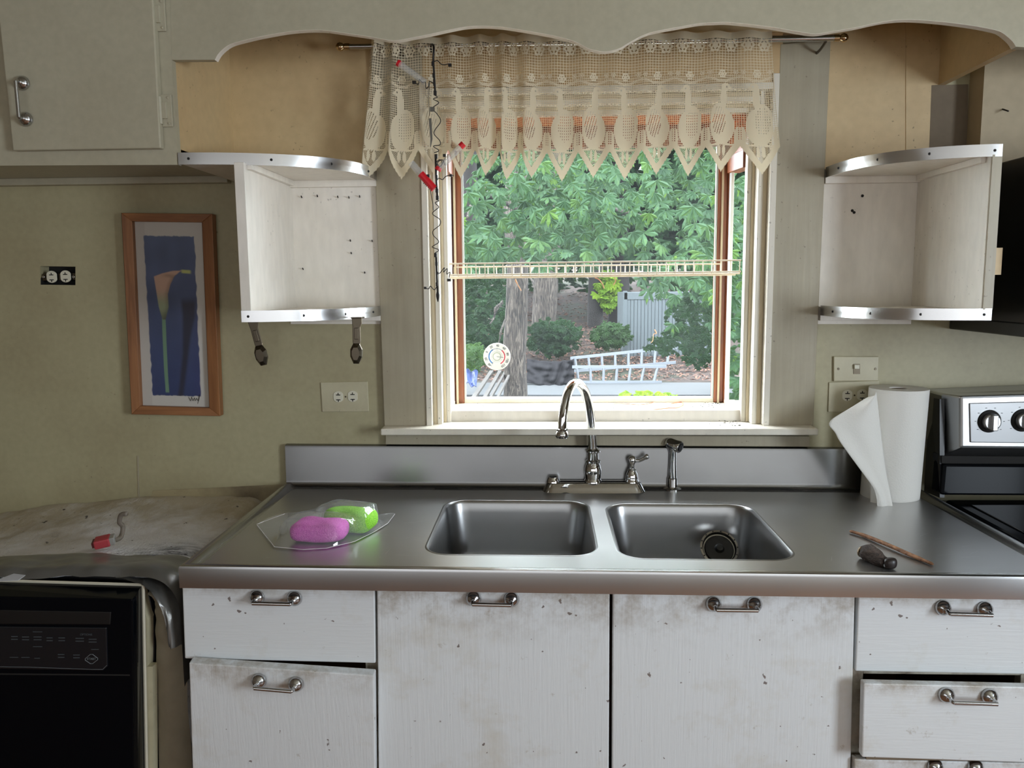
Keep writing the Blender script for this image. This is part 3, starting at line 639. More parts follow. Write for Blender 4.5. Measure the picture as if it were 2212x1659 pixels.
# ------------------------------------------------------------------ faucet
zd = lambda x: zc(x)-.005
fb = H(1281,1066,Z0-.005,K); fy = fb.y+.032
f0, f1 = H(1173,1056,Z0-.005,K).x, H(1390,1056,Z0-.005,K).x; zf = zd(.12)
t = thing('kitchen_faucet', 'chrome gooseneck faucet on a long base plate', 'faucet', (.12, fy, zf))
m = MB(); L = []
for ins, h in ((-.002,0),(0,.003),(.004,.010),(.010,.022),(.013,.0245),(.016,.025)): L.append([(x,y,zf+h) for x,y in rrect(f0+ins, f1-ins, fy-.030+ins, fy+.030-ins, .028-ins*.5, 6)])
n = len(L[0]); m.add(sum(L, []), [(i*n+j, i*n+(j+1)%n, (i+1)*n+(j+1)%n, (i+1)*n+j) for i in range(len(L)-1) for j in range(n)]+[tuple((len(L)-1)*n+j for j in range(n))]); m.build('base_plate', M['chrome'], t, smooth=True)
bx = W(1281,1000,fy).x; zz = zf+.024
MB().lathe([(.024,0),(.0235,.005),(.0205,.010),(.0225,.022),(.023,.034),(.020,.046),(.0165,.052),(.0205,.055),(.0205,.059),(.015,.062),(.0148,.080),(.0195,.083),(.0195,.087),(.0135,.091),(.012,.094)], (bx,fy,zz), (0,0,1), 28).build('body', M['chrome'], t, smooth=True)
ye = fy-.155
pts = []; im = [(1281,975,0),(1279,940,0),(1276,905,.02),(1271,872,.08),(1263,845,.22),(1251,829,.42),(1240,828,.58),(1229,843,.76),(1221,868,.9),(1216,900,.98),(1214,928,1)]
pts = smoothpath([W(a,b,fy+(ye-fy)*s) for a,b,s in im], 6); rr = [.0125-.0015*i/len(pts) for i in range(len(pts))]
MB().tube(pts, rr, 18).build('spout', M['chrome'], t, smooth='all')
e = pts[-1]; MB().lathe([(.011,.004),(.0145,.002),(.0145,-.001),(.0125,-.003),(.0165,-.010),(.0165,-.017),(.014,-.021),(.010,-.022)], e, (0,0,1), 24).build('aerator', M['chrome'], t, smooth=True)
hx = W(1195,1030,fy).x
MB().lathe([(.019,0),(.018,.006),(.015,.012),(.0145,.014),(.011,.014),(.0105,.002),(.003,.002)], (hx,fy,zz), (0,0,1), 24).build('missing_handle_collar', M['chrome'], t, smooth=True)
MB().lathe([(.0105,0),(.0105,.0125),(.003,.0125)], (hx,fy,zz), (0,0,1), 16).build('dark_hole', M['dark'], t)
hx = W(1365,1030,fy).x
MB().lathe([(.019,0),(.0185,.004),(.0165,.007),(.0165,.012),(.0155,.022),(.011,.030),(.0105,.032),(.012,.034),(.0075,.037),(.0065,.046),(.0085,.050),(.0115,.057),(.0115,.064),(.008,.070),(.003,.072)], (hx,fy,zz), (0,0,1), 24).build('handle_post', M['chrome'], t, smooth=True)
lv = smoothpath([(hx,fy,zz+.061),(hx+.016,fy-.004,zz+.059),(hx+.030,fy-.008,zz+.066),(hx+.042,fy-.012,zz+.075)], 5)
MB().tube(lv, [.006]*4+[.0045]*4+[.005]*4+[.007]*3+[.005], 12).build('lever', M['chrome'], t, smooth='all')
# side sprayer
sb = H(1452,1056,Z0-.005,K); t = thing('side_sprayer', 'chrome side sprayer standing right of the faucet', 'sprayer', sb)
MB().lathe([(.025,0),(.025,.002),(.020,.005),(.014,.007),(.0135,.03),(.0115,.032),(.0095,.07),(.009,.10),(.0115,.112),(.012,.120)], sb, (0,0,1), 26).build('grip', M['chrome'], t, smooth=True)
hp = sb+Vector((-.014,.010,.128)); ha = Vector((.75,-.62,-.22)).normalized()
MB().lathe([(.008,-.002),(.013,.002),(.0155,.010),(.0155,.028),(.0165,.040),(.0150,.0425)], hp, ha, 24).build('head', M['chrome'], t, smooth=True)
MB().lathe([(.0115,.0425),(.0115,.044),(.008,.0445),(.002,.0445)], hp, ha, 20).build('nozzle', M['blackp'], t)
# ------------------------------------------------------------------ base cabinets
YD = -.628
def front(parent, pts, nm, mt, y=YD, t=.019, hp=None, fwd=.03, bev=.0025):
    m = MB(); plate(m, pts, y, t); o = m.build(nm, mt, parent, bevel=bev)
    if hp: handle(W(*hp[0], y-.001), W(*hp[1], y-.001), fwd).build('handle', M['nickel'], o, smooth=True)
    return o
zT = W(600,1262,YD).z
def carc(t, x0, x1):
    m = MB(); m.box(x0,x0+.016,-.585,-.01,.09,zT+.002); m.box(x1-.016,x1,-.585,-.01,.09,zT+.002); m.box(x0,x1,-.585,-.01,.09,.106); m.box(x0,x1,-.02,-.01,.09,zT); m.box(x0,x1,-.53,-.51,0,.09)
    m.build('carcass', M['carcass'], t)
xa, xb, xc, xd = W(395,1262,YD).x+.004, W(812,1300,YD).x, W(1321,1300,YD).x, W(1848,1300,YD).x
def frame(t, x0, x1, zs):
    m = MB()
    m.box(x0,x0+.03,YD+.022,-.585,.09,zT+.004); m.box(x1-.03,x1,YD+.022,-.585,.09,zT+.004)
    for z0, z1 in zs: m.box(x0+.03,x1-.03,YD+.022,-.585,z0,z1)
    m.build('face_frame', M['edge'], t, bevel=.001)
t1 = thing('base_cabinet', 'white base cabinet left of the sink with a sagging lower front', 'cabinet', ((xa+xb)/2,-.3,0))
carc(t1, xa, xb-.001); frame(t1, xa, xb-.001, [(zT-.02,zT+.004),(W(600,1437,YD).z,W(600,1420,YD).z)])
front(t1, [(393,1262),(809,1269),(811,1433),(399,1423)], 'drawer_front', M['drawer'], hp=((556,1290),(637,1292)))
o = MB(); pp = [(408,1432),(808,1459),(812,1800),(420,1800)]
f_ = [W(a,b,YD-.028 if b < 1500 else YD-.004) for a,b in pp]; o.prism(f_, (0,.021,.004)); o = o.build('lower_front', M['door'], t1, bevel=.0025)
handle(W(560,1470,YD-.029), W(640,1477,YD-.029), .03).build('handle', M['nickel'], o, smooth=True)
t2 = thing('sink_base_cabinet', 'white two-door cabinet under the sink bowls', 'cabinet', ((xb+xd)/2,-.3,0))
carc(t2, xb+.001, xd-.001); frame(t2, xb+.001, xd-.001, [(zT-.02,zT+.003)])
front(t2, [(814,1269),(1317,1275),(1314,1900),(820,1900)], 'door', M['door'], hp=((1023,1292),(1105,1294)))
front(t2, [(1324,1275),(1847,1285),(1832,1900),(1321,1900)], 'door', M['door'], hp=((1541,1304),(1629,1305)))
t3 = thing('drawer_cabinet', 'white drawer cabinet at the far right beside the range', 'cabinet', (.8,-.3,0))
x3 = 1.0; carc(t3, xd+.001, x3); frame(t3, xd+.001, x3, [(zT-.02,zT+.002),(W(2000,1468,YD).z,W(2000,1450,YD).z),(W(2000,1650,YD).z,W(2000,1632,YD).z)])
front(t3, [(1855,1286),(2290,1294),(2285,1458),(1848,1450)], 'drawer_front', M['drawer'], hp=((2036,1312),(2126,1315)))
front(t3, [(1866,1476),(2290,1486),(2285,1650),(1862,1636)], 'drawer_front', M['drawer'], y=YD-.042, hp=((2043,1500),(2136,1503)))
front(t3, [(1846,1640),(2290,1650),(2285,1900),(1840,1880)], 'drawer_front', M['drawer'], y=YD-.012, hp=((2019,1655),(2106,1657)))
m = MB(); m.box(W(1866,1500,YD-.042).x+.02, .97, YD-.02, YD+.03, W(2000,1640,YD).z+.01, W(2000,1480,YD).z-.02); m.build('drawer_box', M['carcass'], t3)
# ------------------------------------------------------------------ range
rg = thing('electric_range', 'black range with stainless control panel at the right edge', 'range', (1.35,-.3,0))
rx0 = 1.034; zr0 = .897
MB().box(rx0, 1.79, -.66, -.03, 0, zr0-.03).build('body', M['blackp'], rg)
m = MB(); m.box(rx0, 1.79, -.68, -.13, zr0-.03, zr0); m.build('cooktop_frame', M['black'], rg, bevel=.008)
MB().box(rx0+.035, 1.76, -.63, -.19, zr0+.0005, zr0+.003).build('glass_top', flat('ceramic_glass', srgb(8,9,12), .04), rg, bevel=.001)
yb = -.14
def bg(pts, y, t, nm, mt, bev=.004, par=rg): m = MB(); plate(m, pts, y, t); return m.build(nm, mt, par, bevel=bev)
bg([(2040,1003),(2900,1010),(2900,1075),(2034,1070)], yb, .06, 'riser', M['black'], .006)
bg([(2035,985),(2900,992),(2900,1005),(2035,1001)], yb+.012, .05, 'vent_slot', M['dark'], 0)
m = MB(); m.prism([P0(2008,858,-.02), P0(2030,862,yb+.03), P0(2030,1075,yb+.01), P0(1996,1062,-.02)], (.012,0,0)); m.build('side_end_cap', M['blackp'], rg)
# stainless backguard: hull with chamfered left end
gz = [W(2032,842,yb+.03), W(2034,984,yb+.03)]
o_ = [W(2034,850,yb+.04), W(2900,815,yb+.04), W(2900,994,yb+.04), W(2034,984,yb+.04)]
i_ = [W(2075,856,yb-.02), W(2900,832,yb-.02), W(2900,976,yb-.02), W(2075,968,yb-.02)]
bk = [p+Vector((0,.09,0)) for p in o_]
m = MB(); m.add(bk+o_+i_, [(k*4+j, k*4+(j+1)%4, (k+1)*4+(j+1)%4, (k+1)*4+j) for k in range(2) for j in range(4)]+[(8,9,10,11)]); m.build('backguard', M['range_steel'], rg, bevel=.006)
bg([(2094,871),(2900,850),(2900,964),(2096,956)], yb-.023, .004, 'control_panel', steel('panel_steel', g4(.26), .35, .3), .003)
for kx, ky in ((2137,910),(2209,908)):
    c = W(kx, ky, yb-.023); ko = MB(); ko.lathe([(.029,0),(.028,.003),(.023,.004)], c, (0,-1,0), 30); ko = ko.build('knob_skirt', M['dark'], rg, smooth=True)
    k2 = MB(); k2.lathe([(.022,0),(.0215,.012),(.020,.015)], c+Vector((0,-.003,0)), (0,-1,0), 30); k2.box(c.x-.007,c.x+.007,c.y-.030,c.y-.012,c.z-.020,c.z+.020); k2.build('knob', M['range_steel'], rg, smooth=True, bevel=.002)
    m = MB()
    for i in range(8):
        a = -2.2+i*.63; m.box(c.x+math.sin(a)*.035-.001, c.x+math.sin(a)*.035+.003, c.y-.0006, c.y, c.z+math.cos(a)*.035-.0006, c.z+math.cos(a)*.035+.0006)
    m.build('dial_marks', M['dark'], rg)
# ------------------------------------------------------------------ microwave hood
mw = thing('microwave_hood', 'black over-range microwave cut by the right edge', 'microwave', (1.5,-.2,1.35))
mx = 1.088; mz1 = W(2212,325,-.37).z; mz0 = W(2212,727,-.37).z
MB().box(mx, 1.85, -.40, -.075, mz0, mz1).build('body', M['hood'], mw, bevel=.004)
MB().box(mx-.004, 1.85, -.40, -.002, mz0-.004, mz0+.028).build('vent_base', M['blackp'], mw, bevel=.003)
MB().box(mx+.002, 1.85, -.425, -.401, mz0+.03, mz1-.002).build('door', M['black'], mw, bevel=.004)
MB().box(1.012, 1.03, -.33, -.29, 1.47, 1.53).build('spacer_block', M['cream'], mw)
# ------------------------------------------------------------------ dishwasher
dw = thing('dishwasher', 'black built-in dishwasher pulled loose at lower left', 'dishwasher', (-1.1,-.4,0))
yd = -.665; yt = -.605
tl = [W(-300,1248,yt), W(306,1266,yt)]; 
top = [W(-300,1282,yd), W(286,1294,yd)]
botR = W(292,1900,yd); botRt = W(318,1900,yt)
m = MB(); fr_ = [top[0], top[1], botR, W(-300,1900,yd)]; m.prism(fr_, (0,.02,0)); m.build('door_panel', M['black'], dw, bevel=.003)
m = MB(); m.add([tl[0],tl[1],top[1],top[0]], [(0,1,2,3)]); m.add([tl[1],botRt,botR,top[1]], [(0,1,2,3)]); m.build('chamfer', M['black'], dw)
# handle recess and control panel
bgd = lambda pts, y, t, nm, mt, bev=.002: (lambda m: (plate(m, pts, y, t), m.build(nm, mt, dw, bevel=bev))[1])(MB())
bgd([(-300,1312),(240,1322),(238,1350),(-300,1348)], yd-.0015, .01, 'grip_recess', flat('recess_black', srgb(4,4,5), .5))
bgd([(-300,1350),(230,1356),(232,1440),(222,1449),(-300,1440)], yd-.003, .01, 'control_panel', flat('panel_black', srgb(18,21,26), .3))
bgd([(-300,1452),(280,1457),(280,1460),(-300,1455)], yd-.001, .004, 'seam', M['dark'], 0)
m = MB(); yp = yd-.0036
for (x, y, w_) in ((31,1378,14),(55,1379,15),(81,1379,17),(107,1381,13),(133,1381,14),(172,1382,18),(200,1384,17),(132,1417,14),(165,1418,14)):
    for dy in (-3, 3): plate(m, [(x-w_/2,y+dy-1),(x+w_/2,y+dy-1),(x+w_/2,y+dy+1),(x-w_/2,y+dy+1)], yp, .0004)
for (x, y, w_) in ((81,1365,20),(81,1397,20),(205,1403,16),(30,1420,18),(55,1420,18),(80,1422,12)): plate(m, [(x-w_/2,y-.8),(x+w_/2,y-.8),(x+w_/2,y+.8),(x-w_/2,y+.8)], yp, .0004)
m.build('button_legends', flat('faint_print', srgb(62,68,72), .5), dw, kind='stuff')
dm = [(184,1423),(195,1413.5),(200,1413.5),(211,1422),(211,1425),(200,1433.5),(195,1433.5),(184,1426)]
m = MB(); m.tube([W(a,b,yp) for a,b in dm], .0007, 5, closed=True); m.build('start_outline', M['print'], dw)
rxm = Matrix.Rotation(PI/2, 4, 'X')
cmesh('start_lettering', 'START', .0065, M['print'], dw, Matrix.Translation(W(197.5,1423.5,yp-.0002)) @ rxm)
cmesh('options_lettering', 'OPTIONS', .006, flat('faint_print2', srgb(70,76,80), .5), dw, Matrix.Translation(W(186,1371,yp-.0002)) @ rxm)
m = MB(); m.tube([W(a,b,yp) for a,b in ((-300,1436),(60,1441),(200,1446),(222,1446),(230,1438))], .0005, 4); m.build('panel_outline', M['print'], dw)
# white trim line around, tub frame
m = MB(); m.tube([tl[0]+Vector((0,.002,.002)), tl[1]+Vector((0,.002,.002))], .0035, 6); m.tube([tl[1]+Vector((.002,.002,.002)), botRt+Vector((.002,.002,0))], .004, 6); m.build('door_trim', flat('trim_ivory', srgb(205,198,178), .4), dw)
m = MB(); plate(m, [(316,1440),(330,1440),(333,1900),(318,1900)], yt+.01, .02); plate(m, [(-300,1262),(300,1272),(318,1340),(318,1900),(-300,1900)], yt+.012, .03); m.build('inner_door', M['plate'], dw)
arcp = [W(a,b,-.56) for a,b in ((-300,1238),(150,1244),(270,1250),(300,1262),(318,1285),(326,1320),(330,1400),(336,1900))]
m = MB(); m.tube(smoothpath(arcp,4), .008, 8); m.build('tub_gasket', M['blackp'], dw, smooth=True)
MB().box(-1.5, -.80, -.55, -.05, .08, .74).build('tub', M['blackp'], dw)
m = MB(); m.prism([H(0,1251,.868), H(30,1240,.872), H(55,1243,.872), H(40,1254,.868), H(0,1256,.866)], (0,0,.001)); m.build('rating_label', flat('label_paper', srgb(185,185,190), .6), dw)
# insulation blanket
def battmat():
    m = N('dirty_front_lit_batting'); n = m.noise(4, 7, .75); n2 = m.noise(70, 5, .7, m.mapping((1,.5,1)))
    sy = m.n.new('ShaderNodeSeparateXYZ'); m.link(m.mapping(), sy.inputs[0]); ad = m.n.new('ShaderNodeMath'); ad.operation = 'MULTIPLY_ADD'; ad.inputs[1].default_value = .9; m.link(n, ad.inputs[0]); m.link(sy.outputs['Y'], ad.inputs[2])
    c = m.mix(m.ramp(ad.outputs[0], [(.46, g4(0)), (.72, g4(.85))]), srgb(242,242,246), srgb(186,172,142))  # stain browning toward the wall; whiter front paints in window light
    c = m.mix(m.ramp(m.noise(2.6, 7, .8, m.mapping((1,1,1), loc=(.6,.2,0))), [(.60, g4(0)), (.74, g4(.7))]), c, srgb(84,74,66))
    c = m.mix(m.ramp(m.noise(45, 3, .6), [(.68, g4(0)), (.72, g4(.9))]), c, srgb(40,30,24))
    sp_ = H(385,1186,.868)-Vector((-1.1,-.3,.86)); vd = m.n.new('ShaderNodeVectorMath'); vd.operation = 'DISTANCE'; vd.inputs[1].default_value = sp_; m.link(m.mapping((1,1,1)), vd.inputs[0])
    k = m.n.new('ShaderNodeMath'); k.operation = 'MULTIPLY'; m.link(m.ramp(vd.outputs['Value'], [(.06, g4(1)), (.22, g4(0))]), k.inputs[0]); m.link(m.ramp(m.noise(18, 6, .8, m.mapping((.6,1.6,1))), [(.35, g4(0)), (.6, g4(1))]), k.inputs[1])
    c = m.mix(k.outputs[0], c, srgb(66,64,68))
    m.link(c, m.p.inputs['Base Color']); m.set(Roughness=1); m.bump(n2, .7, .006); return m.mat
bt = thing('insulation_blanket', 'dirty white insulation blanket draped over the dishwasher', 'insulation', (-1.1,-.3,.86))
bxR = -.772; Rr = .07
def top_z(x, y):
    z = .852+.018*math.sin((y)*9+1)+.010*noise.noise((x*6, y*7, 0))+.004*noise.noise((x*25, y*25, 2))
    edge = max(0, (-1.12-x)); z -= .13*edge**1.2*(1+0*y); return z
def bl(u, v):
    # u: across from left wall to past right corner and down the side; v: from the wall to the front
    y = -.002-.575*v; L = 1.0; s = u*(L+.11+.80)
    xs0 = bxR-L-Rr+.0
    if s < L: x = bxR-Rr-L+s; z = top_z(x, y)
    elif s < L+.11:
        a = (s-L)/.11*PI/2; x = bxR-Rr+Rr*math.sin(a); z = top_z(bxR-Rr, y)-Rr*(1-math.cos(a))
    else: x = bxR-.004*math.sin((s)*20); z = top_z(bxR-Rr, y)-Rr-(s-L-.11)
    zf_ = 0
    if v > .9: zf_ = ((v-.9)/.1)**2*.02
    return Vector((x, y, z-zf_))
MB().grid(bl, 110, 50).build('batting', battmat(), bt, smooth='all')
def tape(u, v):
    y = -.455-.145*v; s = u*1.28
    if s < 1.0: x = bxR-Rr-1.0+s; z = top_z(x, y)+.003
    elif s < 1.11: a = (s-1.0)/.11*PI/2; x = bxR-Rr+(Rr+.003)*math.sin(a); z = top_z(bxR-Rr, y)-(Rr)*(1-math.cos(a))+.003*math.cos(a)
    else: x = bxR+.003; z = top_z(bxR-Rr, y)-Rr-(s-1.11)*(1+.25*(1-v))
    if v > .8: z -= ((v-.8)/.2)**2*.018; 
    return Vector((x+.002*noise.noise((s*9, v*3, 5)), y+.006*noise.noise((s*14, v, 3)), z+.003*noise.noise((s*20, v*4, 9))))
tm = N('grey_duct_tape'); tm.set(Base_Color=srgb(112,110,106), Roughness=.3, Metallic=.35); tm.bump(tm.noise(40, 4, .6, tm.mapping((.3,1,1))), .3, .003)
MB().grid(tape, 120, 14).build('duct_tape', tm.mat, bt, smooth='all')
fl = MB(); fo = smoothpath([(336,1262,-.55),(372,1285,-.55),(392,1330,-.55),(404,1430,-.55),(412,1600,-.55),(424,1900,-.55)], 5); fi = smoothpath([(322,1285,-.57),(334,1300,-.57),(336,1340,-.57),(338,1430,-.57),(342,1600,-.57),(350,1900,-.57)], 5)
fl.grid(lambda u, v: (lambda a, b: W(a.x, a.y, a.z).lerp(W(b.x, b.y, b.z), u)+Vector((0, -.018*math.sin(u*PI)+.006*noise.noise((u*3, v*14, 0)), 0)))(interp(fi, v), interp(fo, v)), 8, 50); fl.build('side_flap', paint('grey_batting', srgb(150,140,120), srgb(105,95,80), 1, .6), bt, smooth='all')
to = smoothpath([(250,1211,-.50),(318,1226,-.51),(352,1243,-.53),(378,1275,-.56),(389,1320,-.58),(393,1392,-.59)], 5); ti = smoothpath([(250,1248,-.61),(296,1258,-.61),(325,1278,-.61),(345,1310,-.61),(357,1345,-.61),(365,1398,-.61)], 5)
fl = MB(); fl.grid(lambda u, v: (lambda a, b: W(a.x, a.y, a.z).lerp(W(b.x, b.y, b.z), u)+Vector((0, -.012*math.sin(u*PI)+.004*noise.noise((u*4, v*10, 3)), .004*noise.noise((u*5, v*9, 7)))))(interp(ti, v), interp(to, v)), 10, 50); fl.build('tape_flap', tm.mat, bt, smooth='all')
# electrical lead on the blanket
pc = H(222,1170,.868); t = thing('wire_connector', 'red wire connector on a grey lead lying on the insulation', 'connector', pc)
m = MB(); Mx = Matrix.Translation(pc) @ Euler((.1,-.15,.35)).to_matrix().to_4x4()
def obox(m, Mx, hx, hy, hz): m.add([Mx @ Vector((a*hx,b*hy,c*hz)) for c in (-1,1) for b in (-1,1) for a in (-1,1)], [(0,1,3,2),(4,6,7,5),(0,4,5,1),(2,3,7,6),(0,2,6,4),(1,5,7,3)])
obox(m, Mx, .017, .018, .010); m.build('body', flat('faded_red', srgb(176,58,66), .5), t, bevel=.003)
m = MB(); obox(m, Mx @ Matrix.Translation((-.017,.001,0)), .005, .014, .006); m.build('slots', flat('dark_red', srgb(90,20,24), .5), t)
m = MB(); obox(m, Mx @ Matrix.Translation((.021,0,0)), .006, .015, .009); m.build('end_cap', flat('grey_pl', srgb(150,148,142), .5), t, bevel=.002)
cb = smoothpath([H(238,1168,.868), H(252,1166,.868), H(262,1158,.87), H(262,1158,.87)+Vector((0,.01,.02)), H(258,1128,.905), H(262,1112,.925), H(274,1110,.928)], 5)
m = MB(); m.tube(cb, .0055, 8); m.build('cable', flat('grey_cable', srgb(118,108,96), .6), t, smooth='all')
# ------------------------------------------------------------------ curtain rod and lace
yR = -.085
rod = thing('curtain_rod', 'brushed metal curtain rod with round finials above the window', 'curtain rod', W(1280,92,yR))
ra, rb = W(745,101,yR), W(1812,82,yR)
MB().tube([ra, ra.lerp(rb,.46)], .0062, 14).build('rod', M['nickel'], rod, smooth=True); MB().tube([ra.lerp(rb,.45), rb], .0078, 14).build('rod_sleeve', M['nickel'], rod, smooth=True)
dv = (rb-ra).normalized()
for p, d in ((ra,-dv),(rb,dv)):
    MB().lathe([(.0085,-.012),(.0085,0),(.006,.002),(.0095,.006),(.0115,.012),(.0095,.018),(.005,.022),(.001,.0235)], p, d, 18).build('finial', flat('champagne_nickel', srgb(190,165,130), .15, 1), rod, smooth=True)
for px in (860, 1784):
    p = W(px, 92 if px < 1000 else 86, yR); MB().tube(smoothpath([(p.x,-.019,p.z-.014),(p.x,-.05,p.z-.012),(p.x,yR,p.z-.004)],4), .0035, 8).build('bracket', M['oldmetal'], rod)
cw = .00135; PB = .087
def lace():
    xA, xB = W(806,100,yR-.0).x, W(1664,90,yR).x
    # gather density along x: (x fraction, gather ratio)
    Nf = 4000; X = np.linspace(xA, xB, Nf); f = (X-xA)/(xB-xA)
    gat = 1.12+.75*np.exp(-((f-.03)/.05)**2)+.55*np.exp(-((f-.33)/.07)**2)+.2*np.exp(-((f-.2)/.04)**2)
    Sx = np.concatenate([[0], np.cumsum((gat[1:]+gat[:-1])/2*np.diff(X))]); Lt = Sx[-1]
    per = round(Lt/PB); Lt2 = per*PB; Sx = Sx/Lt*Lt2
    nu = int(Lt2/cw); nv = int(.365/cw)
    uu = (np.arange(nu)+.5)*cw; vv = (np.arange(nv)+.5)*cw
    U, V = np.meshgrid(uu, vv)
    idx = np.floor(U/PB); c = U-(idx+.5)*PB; sgn = np.where(idx % 2 < 1, 1, -1); cc = c*sgn
    IU, IV = np.meshgrid(np.arange(nu), np.arange(nv))
    # nets
    net_big = (IU % 6 == 0) | (IV % 5 == 0)
    net_small = (IU % 4 == 0) | (IV % 4 == 0)
    solid = np.where(V < .105, net_big, net_small)
    solid |= (V < .018)
    # flowers in header & band
    def el(x0, y0, a, b): return ((cc-x0)/a)**2+((V-y0)/b)**2 < 1
    def flower(x0, y0, r):
        d = np.hypot(cc-x0, V-y0); an = np.arctan2(V-y0, cc-x0); pet = (d < r*(1+.15*np.cos(6*an))); hole = (np.abs(d-r*.55) < cw*.9) & (np.cos(6*an) > .1)
        return pet & ~hole
    for x0 in (-.022, .022): solid |= flower(x0, .034, .0155)
    holes_f = np.zeros_like(solid)
    for x0 in (-.022,.022):
        d = np.hypot(cc-x0, V-.034); an = np.arctan2(V-.034, cc-x0); hf = (np.abs(d-.0095) < .0016) & (np.cos(6*an) > -.2); solid &= ~hf
    solid |= flower(0, .105, .010) | flower(.034, .10, .006) | flower(-.034, .10, .006)
    band = (np.abs(V-.118-.005*np.cos(2*PI*c/PB)) < .003); solid |= band & ((IU+IV) % 3 > 0)
    # bird
    bird = el(.0,.236,.0315,.046) | el(.004,.166,.0085,.034) | el(.009,.138,.0105,.0105) | el(.019,.141,.008,.0035)
    bird |= el(-.008,.215,.024,.036)
    eye = np.hypot(cc-.012, V-.137) < .0022
    wing = el(-.008,.222,.018,.036)
    feather = wing & (np.abs(((cc+.3*(V-.2))/.007) % 1-.5) < .16) & ((IV % 3) > 0)
    dots = wing & (IU % 4 == 0) & (IV % 5 < 2) & (idx % 2 > 0)
    bird &= ~eye; solid = np.where(eye, False, solid | bird); solid &= ~np.where(idx % 2 < 1, feather, dots)
    # leaves between birds
    cb_ = PB/2-np.abs(c)
    lf = ((cb_-.004)/.009)**2+((V-.262)/.026)**2 < 1; solid |= lf & ~((np.abs(cb_-.003) < .0011) & (IV % 4 < 3))
    ar = np.abs(V-(.285-.9*(cb_-.02)**2*30)) < .0045; solid |= ar & (V > .25)
    lf2 = (((cc-.015)*.8+(V-.288)*.6)/.020)**2+((-(cc-.015)*.6+(V-.288)*.8)/.008)**2 < 1; lf3 = (((cc+.015)*.8-(V-.288)*.6)/.020)**2+(((cc+.015)*.6+(V-.288)*.8)/.008)**2 < 1
    solid |= (lf2 | lf3) & (((IU+IV) % 4) > 0)
    # diamond points
    low = .352-np.abs(c)*1.55; zig = .0022*np.abs(((V/.008) % 1)*2-1)
    lim = low-zig*0+.0022*np.abs(((c/.006) % 1)*2-1)
    inside = V < lim; border = inside & (V > low-.026) & (V > .272)
    tin = (V > .285) & (V <= low-.026); net_t = (((IU+IV) % 4) == 0) | (((IU-IV) % 4) == 0)
    solid = np.where(tin, net_t | (((np.abs(c)-.006)/.004)**2+((V-.298)/.014)**2 < 1), solid); solid = (solid | border) & inside
    # horizontal fold to 3d
    def xof(s): return np.interp(s, Sx, X)
    gu = np.arange(nu+1)*cw; gv = np.arange(nv+1)*cw
    GU, GV = np.meshgrid(gu, gv); x = xof(GU); ff = (x-xA)/(xB-xA)
    zr_ = ra.z+(rb.z-ra.z)*(x-ra.x)/(rb.x-ra.x)
    g = np.interp(x, X, gat)
    flare = np.clip(GV/.35, 0, 1)
    ph = 2*PI*GU/PB; amp = (.006+.010*(g-1.1)/.6)*(1-.35*flare*0)
    fold = np.sin(ph+.6*np.sin(GU*9)+flare*.6)
    tab = np.exp(-(GV/.022)**2)
    y = yR-.0125-amp*(.6+.4*flare)*(1+fold)*.9
    y = np.where(True, y-.006*tab*np.sin(ph), y)
    lat = .0045*(g-1.05)*np.cos(ph+.6)*(.4+flare)*1.6
    xx = x+lat-.042*flare*np.exp(-(ff/.06)**2)+.035*flare**1.3*np.exp(-((1-ff)/.07)**2)
    zz_ = zr_+.016-GV*(.985)+.006*np.sin(GU*7)*flare+.004*np.sin(ph*.5)*flare
    co = np.stack([xx, y, zz_], -1).reshape(-1, 3)
    jj, ii = np.nonzero(solid); w1 = nu+1; q = np.stack([jj*w1+ii, jj*w1+ii+1, (jj+1)*w1+ii+1, (jj+1)*w1+ii], 1)
    used = np.unique(q); rem = -np.ones(len(co), int); rem[used] = np.arange(len(used)); q = rem[q]; co = co[used]
    me = bpy.data.meshes.new('lace_panel'); me.vertices.add(len(co)); me.vertices.foreach_set('co', (co-np.array(wloc(cu))).ravel())
    me.loops.add(q.size); me.loops.foreach_set('vertex_index', q.ravel().astype(np.int32)); me.polygons.add(len(q)); me.polygons.foreach_set('loop_start', np.arange(0, q.size, 4, dtype=np.int32))
    me.polygons.foreach_set('use_smooth', np.ones(len(q), bool)); me.update(); me.validate(); me.materials.append(M['lace'])
    o = bpy.data.objects.new('lace_panel', me); COL.objects.link(o); o.parent = cu; print('lace quads', len(q))
cu = thing('lace_valance', 'ecru lace curtain with birds and pointed hem across the window top', 'curtain', (ra+rb)/2); lace()
# ------------------------------------------------------------------ hanging cord ornament
yo = -.135
orn = thing('hanging_cord_ornament', 'black cord ornament with coils and clips hanging at the left curtain', 'ornament', W(936,100,yo))
Pn = lambda a, b, y=yo: W(a, b, y)
for q_ in (smoothpath([Pn(932,112,-.075), Pn(931,100,-.09), Pn(934,96,-.11), Pn(937,104), Pn(936,130), Pn(938,165), Pn(940,200)], 5), [Pn(941,335), Pn(942,380), Pn(945,430)], [Pn(942,548), Pn(944,600), Pn(946,640)]): MB().tube(q_, .0026, 8).build('main_cord', M['cord'], orn, smooth='all')
def zig(pts, nm='coil', r=.0011): MB().tube(smoothpath([Pn(*p) if len(p) == 2 else W(*p) for p in pts], 5), r, 6).build(nm, M['cord'], orn, smooth='all')
zig([(938,205),(945,210),(936,214),(948,222),(934,234),(944,246),(952,262),(940,280),(938,290),(950,304),(950,313),(936,316),(948,325),(938,330)])
zig([(942,431),(948,434),(940,438),(948,447),(943,452),(934,462),(950,474),(950,486),(936,498),(936,508),(948,522),(938,530),(934,534),(948,540),(940,546)])
